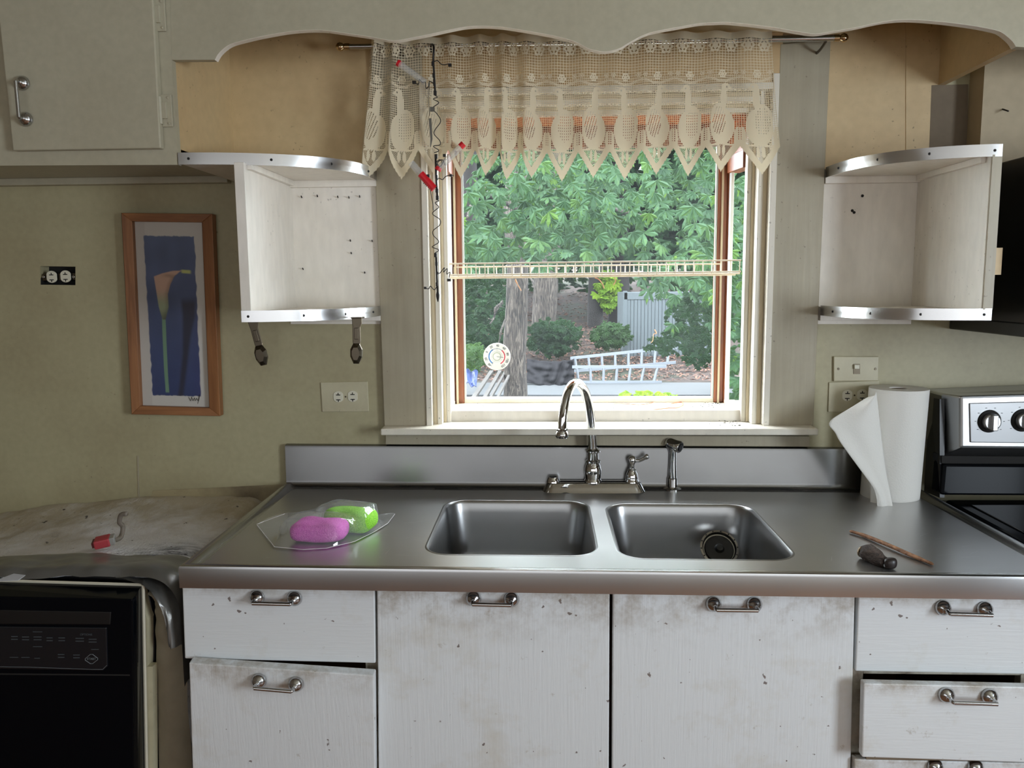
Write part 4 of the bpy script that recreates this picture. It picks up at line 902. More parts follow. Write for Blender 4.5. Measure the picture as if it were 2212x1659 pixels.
zig([(936,134),(945,131),(952,138),(960,140),(968,138)], 'side_wire'); zig([(936,180),(928,176),(925,188),(920,190),(919,178),(912,178),(906,172),(904,182),(898,180)], 'side_wire')
zig([(928,180),(926,210),(928,250)], 'thin_wire', .0007)
zig([(944,390),(948,385),(956,388),(962,382),(972,378),(980,380)], 'side_wire'); zig([(945,588),(950,590),(960,578),(958,588),(966,580),(965,592),(972,588),(970,600)], 'side_wire')
zig([(944,618),(938,626),(930,618),(926,624),(918,622)], 'side_wire')
for k in range(6): zig([(925+k*3-6,388+k*3-3),(927+k*3-6,386+k*3-1),(921+k*3-6,400+k*3-3)], 'red_wrap', .001)
zig([(930,410),(932,425),(935,440),(936,455)], 'thin_wire', .001)
zig([(943,350),(950,345),(956,352),(950,360),(945,352),(955,345),(961,356)], 'side_wire')
m = MB()
for (a, b, w_, h_) in ((935,138,5,9),(937,163,5,9),(938,178,4,14),(940,201,6,9),(942,338,6,9),(943,358,4,8),(943,383,5,9),(944,412,6,8),(945,427,6,8),(941,551,6,9),(943,570,5,8),(945,590,4,6),(944,614,5,8),(972,141,7,6),(895,178,8,6),(919,622,6,5),(970,605,8,6),(925,380,7,6),(974,379,6,5),(960,336,6,6)):
    p = Pn(a,b); k = 1/840; m.box(p.x-w_*k/2,p.x+w_*k/2,p.y-.004,p.y+.003,p.z-h_*k/2,p.z+h_*k/2)
m.build('clips', M['cord'], orn, bevel=.0008, kind='stuff')
MB().lathe([(.001,0),(.004,.012),(.0045,.018),(.0025,.026)], Pn(946,652), (0,0,1), 10).build('end_bead', M['cord'], orn)
m = MB(); m.tube([Pn(930,318), Pn(932,300), Pn(929,256)], [.001,.0035,.0042], 4); m.box(Pn(924,0).x,Pn(934,0).x,yo-.004,yo+.003,Pn(0,257).z,Pn(0,248).z); m.build('grey_spike', flat('grey_plastic', srgb(98,94,86), .5), orn)
tg_ = 'clear tubes with red ends on the cord'
def gtube(p, q, redp, redlen, label, r=.0075):
    a, b = Pn(*p), Pn(*q); t = thing('glass_tube', label, 'tube', a, tg_); d = (b-a)
    MB().tube([a, b], r, 14).build('barrel', M['tubeglass'], t, smooth=True)
    s, e = redlen; MB().tube([a+d*s, a+d*((s+e)/2), a+d*e], r*1.04, 14).build('red_fill', M['red'], t, smooth=True)
gtube((860,136),(918,178),0,(-.02,.06),'clear tube crossing the lace high up, left of the cord', .008)
gtube((888,352),(938,408),0,(.42,1.0),'clear tube with long red half, lowest left of the cord', .009)
gtube((1000,312),(946,366),0,(-.03,.1),'clear tube slanting right of the cord near the sash', .008)
MB().tube([Pn(949,361), Pn(945,368)], .0085, 12).build('red_band', M['red'], orn)
# ------------------------------------------------------------------ wire rack in the bay
rk = thing('wire_rack', 'white coated wire shelf spanning the window opening', 'rack', (.14,.1,1.47))
y0, y1 = .062, .185
la, lb = W(967,570,y0), W(1601,562,y0); zA = lambda x, dz=0: la.z+(lb.z-la.z)*(x-la.x)/(lb.x-la.x)+dz
lip = .031
m = MB(); w_ = .0022
for y, dz, x0, x1 in ((y0,0,la.x,lb.x),(y0,-lip,la.x,lb.x),(y0+.012,-lip-.005,la.x,lb.x),(y1,-.007,la.x+.01,lb.x-.03),(y1,-.03,la.x+.01,lb.x-.03),(y1,-.039,la.x+.01,lb.x-.03),((y0+y1)/2,-lip-.008,la.x,lb.x)):
    m.tube([(x0,y,zA(x0,dz)), (x1,y,zA(x1,dz))], w_, 8)
m.build('long_wires', M['wire'], rk, smooth=True)
nW = 33
proto = None
for i in range(nW):
    x = la.x+.004+(lb.x-la.x-.008)*i/(nW-1)
    if proto is None:
        mm = MB(); zz0 = zA(x)
        mm.tube([(x,y0-.002,zz0), (x,y0-.002,zz0-lip), (x,y0+.006,zz0-lip-.004), (x,y1-.005,zz0-.040), (x,y1,zz0-.036), (x,y1,zz0-.006)], .0015, 6)
        proto = mm.build('cross_wire', M['wire'], rk, smooth=True); xp = x; zp = zz0
    else:
        c = proto.copy(); COL.objects.link(c); c.parent = rk; c.location = (x-xp, 0, zA(x)-zp)
# ------------------------------------------------------------------ thermometer on the pane
yth = BY1-.002; tcx = W(1073.5,770,yth); Rt = 29.5*(yth+2.2)/F
th = thing('window_thermometer', 'round white dial thermometer stuck to the window glass', 'thermometer', tcx)
MB().lathe([(Rt*.96,.0),(Rt,.001),(Rt,.004),(Rt*.97,.005),(Rt*.95,.0045),(.0005,.0045)], tcx, (0,-1,0), 48).build('dial', flat('dial_white', srgb(240,240,236), .4), th, smooth=True)
def arcband(a0, a1, r0, r1, nm, mt, y=.005):
    m = MB(); n = 24; vs = []
    for i in range(n+1):
        a = math.radians(a0+(a1-a0)*i/n)
        for r in (r0, r1): vs.append(tcx+Vector((math.sin(a)*r*Rt, -y, math.cos(a)*r*Rt)))
    m.add(vs, [(2*i, 2*i+1, 2*i+3, 2*i+2) for i in range(n)]); m.build(nm, mt, th, fix=False)
arcband(-145,-28,.545,.615,'blue_arc',flat('dial_blue', srgb(50,120,190), .5)); arcband(40,152,.545,.615,'red_arc',flat('dial_red', srgb(200,40,70), .5)); arcband(-28,40,.565,.60,'grey_arc',flat('dial_grey', srgb(140,150,175), .5))
arcband(0,360,.40,.41,'ring',M['print']); arcband(0,360,.25,.32,'ring',flat('dial_green', srgb(190,195,180), .5))
m = MB(); a = math.radians(100); m.tube([tcx+Vector((0,-.006,0)), tcx+Vector((math.sin(a)*.5*Rt,-.006,math.cos(a)*.5*Rt))], .0006, 5)
for k in range(9):
    a = math.radians(-148+k*37.5)
    m.tube([tcx+Vector((math.sin(a)*.52*Rt,-.0055,math.cos(a)*.52*Rt)), tcx+Vector((math.sin(a)*.66*Rt,-.0055,math.cos(a)*.66*Rt))], .0004, 4)
m.build('needle_and_ticks', M['print'], th)
ink = flat('dial_ink', srgb(60,70,80), .5)
for s_, a in (('-40',-140),('-20',-105),('0',-65),('20',-30),('40',5),('60',42),('80',78),('100',112),('120',145)):
    ar = math.radians(a); cmesh('numeral', s_, .0092, ink, th, Matrix.Translation(tcx+Vector((math.sin(ar)*.80*Rt,-.0052,math.cos(ar)*.80*Rt))) @ rxm @ Matrix.Rotation(-ar if abs(a) < 100 else -ar, 4, 'Z'))
MB().box(tcx.x-.006,tcx.x+.006,tcx.y,BY1+.005,tcx.z-.006,tcx.z+.006).build('suction_pad', M['recept'], th)
# dried stems & specks on sills
def stem(pts, z, label, r=.0012, mt=None):
    p = [H(a, b, z) for a, b in pts]; m = MB(); m.tube(smoothpath(p, 5), r, 6)
    o = m.build('dried_tendril', mt or flat('dried_stem', srgb(176,110,72), .8)); o['label'] = label; o['category'] = 'stem'; o['group'] = 'dried stems on the window sill'
stem([(1324,872),(1350,872),(1380,874),(1405,871),(1418,865)], BZ0+.001, 'long thin dried brown stem at the left on the bay sill')
stem([(1412,885),(1440,882),(1462,881),(1475,875),(1472,869),(1450,872)], BZ0+.001, 'hooked reddish dried stem at the right on the bay sill', .0016)
m = MB()
for i in range(170):
    a = random.random()
    if a < .5: px, py, z = random.gauss(1535,22), random.uniform(868,880), BZ0
    elif a < .75: px, py, z = random.gauss(1590,22), random.uniform(908,920), 1.0735
    elif a < .88: px, py, z = random.uniform(990,1500), random.uniform(872,886), BZ0
    else: px, py, z = random.gauss(1040,25), random.uniform(872,880), BZ0
    p = H(px, py, z)
    if not (BX0+.01 < p.x < BX1-.01) or p.y > BY1-.02: continue
    r = random.uniform(.0006,.0018); m.box(p.x-r,p.x+r,p.y-r,p.y+r,z,z+.001)
o = m.build('dirt_specks', M['dark']); o['kind'] = 'stuff'; o['label'] = 'dark dirt specks scattered on the window sill'; o['category'] = 'dirt'
def curl(pts, y, label):
    m = MB(); m.tube(smoothpath([W(a,b,y) for a,b in pts], 5), .0022, 6, flat=.4); o = m.build('dried_leaf', flat('dried_leaf', srgb(200,150,112), .8)); o['label'] = label; o['category'] = 'leaf'
curl([(1285,600),(1294,604),(1301,613),(1305,623)], .07, 'curled dry leaf hanging from the middle of the wire rack')
curl([(1113,603),(1117,612),(1113,606),(1120,618),(1126,628)], .10, 'dry twisted leaf under the wire rack before the big trunk')
curl([(1327,600),(1330,606),(1325,616)], .07, 'short brown leaf tip under the wire rack near its centre')
curl([(1414,712),(1418,720),(1412,722),(1410,736),(1406,740)], BY1-.004, 'shrivelled dry leaf stuck to the right part of the window glass')
# ------------------------------------------------------------------ paper towel roll
pb = H(1918,1085,Z0-.005,K); rrT = 59.5*(pb.y+.06+2.2)/F; pcx = H(1922,1072,Z0-.005,K); zb_ = pcx.z
c0 = Vector((W(1924,1060,pb.y+rrT).x-.004, pb.y+rrT-.004, zb_)); hT = W(1928,838,c0.y).z-zb_
pt = thing('paper_towel_roll', 'white paper towel roll standing on the steel counter', 'paper towel', c0)
lean = Vector((.010, 0, hT))
m = MB(); n = 48; vs = []
for (r, h) in ((rrT,0),(rrT,hT*.25),(rrT,hT*.6),(rrT,hT),(.023,hT),(.023,hT-.06)):
    for j in range(n):
        a = 2*PI*j/n; vs.append(c0+Vector((lean.x*h/hT+r*math.cos(a), r*math.sin(a), h)))
m.add(vs, [(i*n+j, i*n+(j+1)%n, (i+1)*n+(j+1)%n, (i+1)*n+j) for i in range(5) for j in range(n)]); m.build('roll', M['towel'], pt, smooth=True)
MB().lathe([(.0228,0),(.0228,.055)], c0+Vector((lean.x,0,hT-.058)), (0,0,1), 24).build('core', flat('cardboard', srgb(110,90,78), .9), pt)
# hanging sheet: grid between edge on the roll (upper left to lower) and free edge
yfT = c0.y-rrT
Lft = [(1893,846),(1885,850),(1872,856),(1845,872),(1815,895),(1791,911)]
E0 = [W(1893,846,yfT+.004), W(1900,900,yfT-.002), W(1907,960,yfT-.006), W(1915,1020,yfT-.012), W(1924,1070,yfT-.02), W(1932,1113,yfT-.035)]
E1 = [W(1876,857,yfT+.01), W(1791,911,yfT-.005), W(1818,960,yfT-.02), W(1862,1020,yfT-.03), W(1890,1062,yfT-.034), W(1896,1114,yfT-.034)]
E0 = smoothpath(E0, 5); E1 = smoothpath([E1[0],E1[0].lerp(E1[1],.5)+Vector((.004,0,.004)),E1[1],E1[1].lerp(E1[2],.5),E1[2],E1[3],E1[4],E1[5]], 4)
def sheet(u, v):
    a = interp(E0, v); b = interp(E1, v); p = a.lerp(b, u); bow = math.sin(u*PI)*(1-v)*.014
    return p+Vector((0, -bow+.002*math.sin(u*9+v*5), .0))
m = MB(); m.grid(sheet, 24, 40); o = m.build('loose_sheet', M['towel'], pt, smooth='all'); sm = o.modifiers.new('s', 'SOLIDIFY'); sm.thickness = .0006
E2 = [(1894,1075),(1884,1066),(1880,1062),(1880,1092),(1893,1098),(1906,1100)]
m = MB(); m.add([W(1881,1040,yfT+.012), W(1900,1040,yfT-.004), W(1906,1101,yfT-.012), W(1893,1096,yfT-.008), W(1880,1091,yfT+.004)], [(0,1,2,3,4)]); o = m.build('under_sheet', M['towel'], pt); o.modifiers.new('s', 'SOLIDIFY').thickness = .0006
# ------------------------------------------------------------------ sponges in bag
def blob(c, ax1, ax2, hx, hy, hz, sub=26, e=.55, sd=0, zp=.9):
    m = MB(); A1 = Vector(ax1).normalized(); A3 = Vector((0,0,1)); A2 = A3.cross(A1)
    def f(u, v):
        th = (v-.5)*PI; ph = u*2*PI; sp = lambda x, p: math.copysign(abs(x)**p, x)
        x = sp(math.cos(th), .45)*sp(math.cos(ph), e); y = sp(math.cos(th), .45)*sp(math.sin(ph), e); z = sp(math.sin(th), zp)
        p = c+A1*x*hx+A2*y*hy+A3*(z*hz); return p+A3*.004*noise.noise((p.x*25, p.y*25, sd))
    m.grid(f, sub*2, sub); return m
def spongemat(name, a, b):
    m = N(name); n = m.noise(420, 2, .6); m.link(m.ramp(n, [(.3, a), (.7, b)]), m.p.inputs['Base Color']); m.set(Roughness=.8); m.bump(n, .9, .0025)
    return m.mat
zk = Z0-.005
ca = H(691,1144,zk+.023,K); cb2 = H(758,1121,zk+.026,K)
o = blob(ca, (1,-.12,0), None, .060, .038, .022, sd=1, e=.38, zp=.7).build('scrub_pad', spongemat('magenta_mesh', srgb(205,60,180), srgb(240,120,215)), smooth='all'); o['label'] = 'magenta pink scrub pad in the clear bag'; o['category'] = 'scrub pad'
o = blob(cb2, (1,-.35,0), None, .061, .035, .025, sd=3, e=.5, zp=.75).build('scrub_pad', spongemat('lime_mesh', srgb(110,195,30), srgb(175,240,80)), smooth='all'); o['label'] = 'lime green scrub pad behind the pink one in the bag'; o['category'] = 'scrub pad'
bag = thing('plastic_bag', 'clear plastic bag wrapped around two scrub pads', 'bag', H(700,1150,zk,K))
ol = [(555,1134),(578,1120),(615,1110),(650,1106),(700,1094),(735,1085),(765,1083),(795,1097),(822,1113),(852,1109),(838,1130),(806,1150),(765,1170),(705,1184),(655,1187),(612,1184),(592,1181),(575,1160)]
olw = [H(a, b, zk+.002, K) for a, b in ol]; cc_ = sum(olw, Vector())/len(olw)
def htop(p):
    h = .0015
    for c, hx, hy, hz, an in ((ca,.088,.052,.055,-.12),(cb2,.092,.050,.061,-.34)):
        dx, dy = p.x-c.x, p.y-c.y; ca_, sa_ = math.cos(an), math.sin(an); ux, uy = (dx*ca_+dy*sa_)/hx, (-dx*sa_+dy*ca_)/hy
        h = max(h, hz*max(0, 1-ux**4-uy**4)**.35)
    return h
m = MB(); n = 72; ro = 14; vs = []; per = smoothpath(olw+[olw[0]], 4)[:-1]; n = len(per)
for i in range(ro+1):
    s = i/ro
    for j in range(n):
        p = per[j].lerp(cc_, s); hh = htop(p)*min(1, s*14)+.0025; vs.append((p.x, p.y, zc(p.x)-.005+hh+.0025*abs(noise.noise((p.x*60, p.y*60, 4)))))
m.add(vs, [(i*n+j, i*n+(j+1)%n, (i+1)*n+(j+1)%n, (i+1)*n+j) for i in range(ro) for j in range(n)]); m.build('film', M['film'], bag, smooth='all')
m = MB()
for s in ([(806,1150),(838,1130),(853,1110)],[(555,1134),(592,1180)],[(555,1132),(615,1110)],[(592,1181),(655,1187),(705,1184),(765,1170),(806,1150)]):
    m.tube([(lambda p: Vector((p.x,p.y,p.z)))(H(a,b,zk+.004,K))+Vector((0,-.0,max(0,.0))) for a,b in s], .0007, 4)
m.build('seal_seams', flat('white_seam', srgb(225,220,220), .4), bag)
# ------------------------------------------------------------------ twig and wood chunk
tw = [H(1836,1147,zk+.005,K), H(1870,1158,zk+.005,K), H(1920,1178,zk+.006,K), H(1970,1200,zk+.005,K), H(2016,1219,zk+.004,K)]
o = MB().tube(smoothpath(tw, 6), [.002]+[.0035]*4+[.0045]*16+[.0035]*3+[.0015], 8).build('twig', wood('twig_wood', srgb(92,58,38), srgb(176,128,92), (1,1,1), 90, .8), smooth='all'); o['label'] = 'long thin brown twig lying on the right of the counter'; o['category'] = 'twig'
wc = thing('wood_fragment', 'gnarled dark wood fragment with rounded knob on the counter', 'wood', H(1892,1215,zk,K))
pA, pB = H(1868,1192,zk+.014,K), H(1912,1214,zk+.012,K)
m = MB(); m.tube(smoothpath([pA, pA.lerp(pB,.35)+Vector((0,.002,.002)), pA.lerp(pB,.7), pB], 6), [.013,.0155,.017,.018,.018,.0175,.017,.0165,.016,.0155,.015,.0145,.014,.013,.012,.0115,.011,.011,.011], 18)
for i in range(len(m.v)):
    v = Vector(m.v[i]); m.v[i] = tuple(v+Vector((0,0,1))*.005*noise.noise(v*60)+Vector((1,0,0))*.004*noise.noise(v*90))
gm = N('weathered_wood'); nn = gm.noise(60, 5, .7, gm.mapping((1,1,3)), 2); gm.link(gm.ramp(nn, [(.35, srgb(40,30,27)), (.6, srgb(104,88,80)), (.75, srgb(150,132,118))]), gm.p.inputs['Base Color']); gm.set(Roughness=.75); gm.bump(nn, 1, .006)
m.build('shell', gm.mat, wc, smooth='all')
blob(pB+Vector((.008,-.004,-.001)), (1,0,0), None, .013, .011, .0105, 12, 1.0).build('knob', flat('dark_knob', srgb(44,36,34), .4), wc, smooth='all')
m = MB(); m.lathe([(.0125,-.001),(.0125,.0015),(.002,.0022)], pA+Vector((-.004,.001,0)), (pA-pB).normalized(), 14)
pm = N('pithy_end'); pn_ = pm.noise(300, 2, .6); pm.link(pm.ramp(pn_, [(.42, srgb(50,36,28)), (.55, srgb(205,182,150))]), pm.p.inputs['Base Color']); m.build('broken_end', pm.mat, wc)
# ------------------------------------------------------------------ outdoors
rnd = random.Random(3)
def gz_(x, y):
    if y < 18: return -.86+.03*noise.noise((x*.4, y*.4, 0))
    s = y-18; return -.86+.155*s+.35*noise.noise((x*.15, y*.15, 1))*min(1, s/4)
g = MB(); g.grid(lambda u, v: Vector((-26+52*u, .16+55*v, gz_(-26+52*u, .16+55*v))), 90, 90); o = g.build('ground', M['ground'], None, smooth='all'); o['kind'] = 'structure'
def G(px, py): # ground hit
    d = ray(px, py); t = 0
    for i in range(4000):
        t += .02*1; p = CAM+d/np.linalg.norm(d)*t
        if p[1] > .3 and p[2] < gz_(p[0], p[1]): return Vector(p)
    return Vector(p)
sa = [H(930,858,-.84), H(1620,858,-.84), H(1600,831,-.84), H(950,831,-.84)]
o = MB().prism(sa, (0,0,.05)).build('path_slab', M['slab'], None); o['kind'] = 'structure'
def leafmesh(name, n=5, L=.15, mat='leaf', wdt=.3):
    m = MB()
    for i in range(n):
        a = (i-(n-1)/2)*(2.2/max(n-1,1)) + rnd.uniform(-.1,.1); l = L*(1-.12*abs(i-(n-1)/2)); d = Vector((math.sin(a), 0, -math.cos(a)*.9)); s = Vector((math.cos(a), 0, math.sin(a)))
        dr_ = rnd.uniform(.1,.4); w2 = l*wdt
        p = [Vector((0,0,0)), d*l*.35+s*w2*.35, d*l*.65+s*w2*.5, d*l, d*l*.65-s*w2*.5, d*l*.35-s*w2*.35, d*l*.35, d*l*.65]
        p = [q+Vector((0,-dr_*q.length**2*2-(.12*l if k in (6,7) else 0), 0)) for k, q in enumerate(p)]
        m.add(p, [(0,1,6),(1,2,7,6),(2,3,7),(0,6,5),(6,7,4,5),(7,3,4)])
    me = bpy.data.meshes.new(name); me.from_pydata(m.v, [], m.f); me.materials.append(M[mat]); return me
variants = [leafmesh('leaf', 5, .16), leafmesh('leaf', 6, .15), leafmesh('leaf', 4, .17)]
def tree(name, label, loc, trunk_path, trunk_r, bark, spots, leafmat_, meshes=None, nparts=0, L=.15, branches=(), group=None):
    t = thing(name, label, 'tree', loc, group)
    if trunk_path:
        P = smoothpath(trunk_path, 6); k = len(P); rs = [trunk_r*(1.15-.25*i/k+.12*math.exp(-i*.5)) for i in range(k)]
        m = MB(); m.tube(P, rs, 20)
        for i in range(len(m.v)):
            v = Vector(m.v[i]); m.v[i] = tuple(v+Vector((1,.6,0))*trunk_r*.22*noise.noise((v.x*7, v.y*7, v.z*1.2)))
        m.build('trunk', bark, t, smooth='all')
    if branches:
        m = MB()
        for b, r in branches: sp = smoothpath(b, 4); m.tube(sp, [r*(1-.6*i/len(sp)) for i in range(len(sp))], 6)
        m.build('branches', bark, t, smooth='all')
    V, Fc = [], []
    for i, (p, sc_, e) in enumerate(spots):
        me = (meshes or variants)[i % len(meshes or variants)]
        if i < nparts:
            c = bpy.data.objects.new('leaf', me); COL.objects.link(c); c.parent = t; c.location = Vector(p)-Vector(loc); c.rotation_euler = e; c.scale = (sc_,)*3
        else:
            Mx = Matrix.Translation(p) @ Euler(e).to_matrix().to_4x4() @ Matrix.Scale(sc_, 4); n0 = len(V)
            V += [tuple(Mx @ v.co) for v in me.vertices]; Fc += [tuple(q+n0 for q in f.vertices) for f in me.polygons]
    if V:
        m = MB(); m.v = V; m.f = Fc; m.m = [0]*len(Fc); m.build('foliage', leafmat_, t, fix=False, kind='stuff')
    return t
def scatter(n, f, sc=(.8,1.25), tilt=.9):
    out = []
    for i in range(n):
        p = f(); out.append((p, rnd.uniform(*sc), (rnd.uniform(-tilt,tilt*.4), rnd.uniform(-.7,.7), rnd.uniform(-.9,.9))))
    return out
def scr(regs, y0, y1):
    """random point seen through the window inside one of the pixel boxes, at a depth between y0 and y1"""
    tot = [ (r[2]-r[0])*(r[3]-r[1])*(r[4] if len(r) > 4 else 1) for r in regs]
    def f():
        r = rnd.choices(regs, tot)[0]; y = rnd.uniform(y0, y1)
        if r[2]-r[0] < 160:
            a, q = rnd.uniform(0, 2*PI), math.sqrt(rnd.random())*(1+.25*rnd.random()); return W((r[0]+r[2])/2+(r[2]-r[0])/2*q*math.cos(a), (r[1]+r[3])/2+(r[3]-r[1])/2*q*math.sin(a), y)
        return W(rnd.uniform(r[0],r[2]), rnd.uniform(r[1],r[3]), y)
    return f
near = [(900,150,1600,330,.7),(960,330,1240,560,1.),(1100,340,1330,520,1.2),(1240,330,1580,560,1.3),(1380,540,1600,640,1.1),(990,480,1080,580,1.1),(1440,600,1600,700,.5),(1150,500,1300,580,.8)]
tb = W(1113,900,12.6); tb.z = -.86
tp = [tb, W(1113,760,12.6), W(1118,600,12.6), W(1112,480,12.7), W(1120,330,12.8), W(1135,100,13), W(1150,-120,13.4)]
sp = scatter(270, scr(near, 5.8, 8.5), (.8,1.3))+scatter(1150, scr(near, 7.0, 12.2), (.85,1.4))
br = [([W(1120,420,12.5), W(1200,400,11), W(1290,440,10), W(1400,470,9)], .05), ([W(1112,450,12.5), W(1050,420,11), W(1020,440,10), W(1010,470,9.5)], .04),
      ([W(1085,655,12.3), W(1070,665,12), W(1068,685,12), W(1058,700,11.8)], .025), ([W(1092,690,12.3), W(1082,715,12), W(1080,730,12), W(1076,745,12)], .022),
      ([W(1085,650,12.3), W(1072,672,12), W(1064,690,12), W(1055,688,11.8)], .02), ([W(1145,600,12.3), W(1155,615,12), W(1160,640,12), W(1158,655,12)], .022), ([W(1052,400,9), W(1038,420,9), W(1030,445,9), W(1031,470,9)], .012),
      ([W(1178,420,9), W(1186,430,9), W(1180,445,9)], .012), ([W(1262,505,9), W(1255,520,9), W(1245,532,9)], .012)]
tree('broadleaf_tree', 'big pale barked tree with hanging palmate leaves outside the window', tb, tp, .185, M['bark'], sp, M['leaf'], None, 270, .15, br)
b2 = G(1172,725); t2p = [b2-Vector((0,0,.3)), W(1174,700,b2.y), W(1180,600,b2.y), W(1190,480,b2.y), W(1200,300,b2.y)]
tree('broadleaf_tree', 'second wide trunk standing up the bank behind the first', b2, t2p, .29*(b2.y+2.2)/21, M['bark'], [], None)
for i, (px, py, wd, lb) in enumerate(((1286,706,.22,'thin dark trunk on the leafy bank, left of the pair by the shed'),(1337,700,.30,'thicker dark trunk on the bank close to the grey shed'),(1012,770,.20,'dim trunk at the far left of the window view'))):
    b = G(px, py); y = b.y; tree('slim_tree', lb, b, [b-Vector((0,0,.3)), W(px,600,y), W(px+3,400,y), W(px+6,100,y)], wd, M['darkbark'], [], None)
small = [leafmesh('leaf', 5, .13, 'leafdark', .45), leafmesh('leaf', 4, .14, 'leafdark', .5)]
def mass(name, label, regs, n, y0, y1, mat, sc=(1,2), cat='shrub'):
    sp = scatter(n, scr(regs, y0, y1), sc, 1.2); l = sp[0][0]; o = tree(name, label, l, None, 0, None, sp, M[mat], small); o['category'] = cat
mass('woodland_foliage', 'dense dark green woodland leaves filling the distance', [(850,-150,1750,560)], 8200, 24, 31, 'leafdark', (2.6,4.8), 'foliage')
mass('woodland_foliage', 'high canopy rising above the window view', [(-100,-1300,2500,-90)], 5200, 14, 18, 'leaf', (2.6,4.8), 'foliage')
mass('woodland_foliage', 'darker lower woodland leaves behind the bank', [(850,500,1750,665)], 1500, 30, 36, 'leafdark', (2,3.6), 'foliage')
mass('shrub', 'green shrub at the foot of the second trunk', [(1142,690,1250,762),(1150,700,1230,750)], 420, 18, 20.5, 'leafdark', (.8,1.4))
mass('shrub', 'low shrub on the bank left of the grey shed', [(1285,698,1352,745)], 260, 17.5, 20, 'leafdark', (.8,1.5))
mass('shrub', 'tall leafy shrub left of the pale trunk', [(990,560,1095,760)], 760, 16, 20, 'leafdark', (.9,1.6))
mass('shrub', 'small bright fern-like shrub at the lower left outdoors', [(1005,745,1045,795)], 160, 14, 16, 'leaf', (.6,1.1))
mass('yellow_shrub', 'yellow green bush between the two dark trunks', [(1293,590,1330,660)], 160, 24, 25, 'leafyel', (1.5,2.4))  # stands out by its yellow green leaf colour
mass('vine', 'leafy vine hanging in front of the grey shed', [(1440,650,1545,740),(1405,720,1545,765),(1470,600,1545,780)], 520, 10, 14, 'leafdark', (.6,1.0))
mass('shrub', 'green growth just outside at the bottom of the glass', [(1335,845,1450,858)], 30, 1.5, 1.8, 'leafyel', (.14,.26))
mass('woodland_foliage', 'woodland leaves seen through the right side pane', [(1570,380,1900,900)], 900, 9, 16, 'leaf', (1.2,2.2), 'foliage')
mass('woodland_foliage', 'woodland leaves seen through the left side pane', [(500,380,980,900)], 700, 9, 16, 'leafdark', (1.2,2.2), 'foliage')
# fallen leaves on the bank
LV, LF = [], []; rl = random.Random(21)
for i in range(6500):
    px, py = rl.uniform(990, 1560), rl.uniform(628, 826); d = ray(px, py)
    x = y = None; t_ = 0
    for k in range(60):
        yy = 12+k*.5; t_ = (yy+2.2)/d[1]; xx = d[0]*t_; zz = CAM[2]+d[2]*t_
        if zz < gz_(xx, yy): x, y = xx, yy; break
    if x is None or y < 12.6: continue
    y += rl.uniform(-.3, .3); z = gz_(x, y)+.03; a = rl.uniform(0, 6.3); q = rl.uniform(.03, .085)*(1+(y-12)*.02); tl_ = rl.uniform(-.04, .06); n0 = len(LV)
    LV += [(x-q*math.cos(a), y-q*math.sin(a), z), (x+q*.4*math.sin(a), y-q*.4*math.cos(a), z+abs(tl_)), (x+q*math.cos(a), y+q*math.sin(a), z+.02), (x-q*.4*math.sin(a), y+q*.4*math.cos(a), z+abs(tl_))]; LF.append((n0, n0+1, n0+2, n0+3))
lm = N('fallen_leaves'); lm.link(lm.ramp(lm.noise(2.5, 6, .9), [(.3, srgb(30,17,13)), (.5, srgb(84,54,42)), (.68, srgb(128,98,78))]), lm.p.inputs['Base Color']); lm.set(Roughness=.9)
m = MB(); m.v, m.f, m.m = LV, LF, [0]*len(LF); o = m.build('fallen_leaves', lm.mat, None, fix=False); o['kind'] = 'stuff'; o['label'] = 'brown fallen leaves covering the bank behind the ladders'; o['category'] = 'leaf litter'
# shed: back panel of vertical boards
ys = 20.0; sh = thing('garden_shed', 'grey garden shed with vertical panels on the bank', 'shed', W(1420,760,ys))
x0, x1 = W(1348,700,ys).x, W(1560,700,ys).x; z0, z1 = W(1400,790,ys).z, W(1400,632,ys).z
MB().box(x0, x1, ys+.05, ys+2, z0, z1).build('shell', M['shed'], sh); MB().box(x0-.03, x0+.08, ys-.03, ys+.1, z0, z1+.05).build('corner_post', M['shed'], sh); MB().box(x0, x1, ys-.03, ys+.05, z1-.18, z1).build('top_board', M['shed'], sh)
k = int((x1-x0)/.095)
for i in range(k): MB().box(x0+.085+i*.095, x0+.085+i*.095+.083, ys, ys+.05, z0, z1-.18).build('panel', M['shed'], sh)
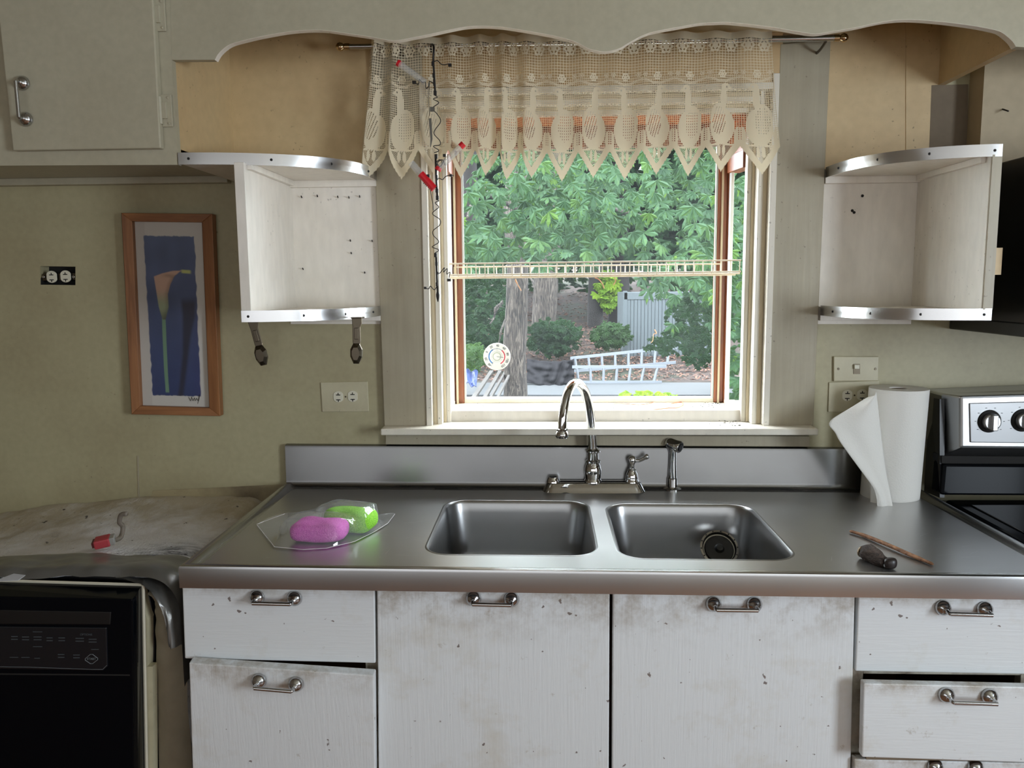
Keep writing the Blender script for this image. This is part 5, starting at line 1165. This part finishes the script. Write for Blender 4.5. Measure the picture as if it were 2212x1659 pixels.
# ladders
def ladder(p0, p1, q0, q1, label, nr, y):
    a0, a1, b0, b1 = W(*p0,y), W(*p1,y), W(*q0,y), W(*q1,y); t = thing('ladder', label, 'ladder', b0)
    for a, b in ((a0,a1),(b0,b1)): d = Vector((0,0,.032)); MB().prism([a-d, b-d, b+d, a+d], (0,.05,0)).build('rail', M['ladder'], t)
    for i in range(nr):
        s = (i+.35)/nr; MB().tube([a0.lerp(a1,s)+Vector((0,.025,0)), b0.lerp(b1,s)+Vector((0,.025,0))], .030, 6).build('rung', M['ladder'], t)
ladder((1236,793),(1440,792),(1240,826),(1430,826),'aluminium ladder lying lowest along the concrete path',7,15.9)
ladder((1232,774),(1464,750),(1236,802),(1460,783),'aluminium ladder propped aslant above the lower ladder',8,16.6)
# tarps and planks
yt_ = 16.2; t = None
def drape(u, v):
    p = W(1138+102*u, 775+52*v+6*math.sin(u*3), yt_-v*.6); f = math.sin(u*30+v*6)*.07*(.3+u)+.12*noise.noise((u*6, v*6, 1)); return p+Vector((0, -f, 0))
o = MB().grid(drape, 60, 20).build('black_tarp', M['tarp'], None, smooth='all'); o['label'] = 'crumpled black tarp draped right of the pale trunk'; o['category'] = 'tarp'; o.modifiers.new('s', 'SOLIDIFY').thickness = .01
def btp(u, v):
    p = W(1000+32*u*(1-.3*v)+v*6, 800+34*v-4*math.sin(u*5), 14.5-v*.8); return p+Vector((0, .12*noise.noise((u*4, v*4, 2)), .04*math.sin(u*9)))
o = MB().grid(btp, 24, 16).build('blue_tarp', M['bluetarp'], None, smooth='all'); o['label'] = 'bright blue tarp bunched at the lower left outdoors'; o['category'] = 'tarp'; o.modifiers.new('s', 'SOLIDIFY').thickness = .01
for i, (xa_, xb_, wd) in enumerate(((1062,1036,9),(1080,1060,8),(1092,1073,5),(1104,1088,5))):
    a, b = W(xa_,800,13.5), W(xb_-14,858,8.5); wv = Vector((wd/2*14/1740,0,0)); m = MB(); m.prism([a-wv, a+wv, b+wv*.8, b-wv*.8], (0,.02,-.04)); o = m.build('plank', M['plank'])
    o['label'] = ['weathered plank outdoors, leftmost of the leaning four','weathered wide plank outdoors, second from left','weathered narrow plank outdoors, third from left','weathered narrow plank outdoors, nearest the trunk'][i]; o['category'] = 'plank'; o['group'] = 'planks leaning by the pale trunk'
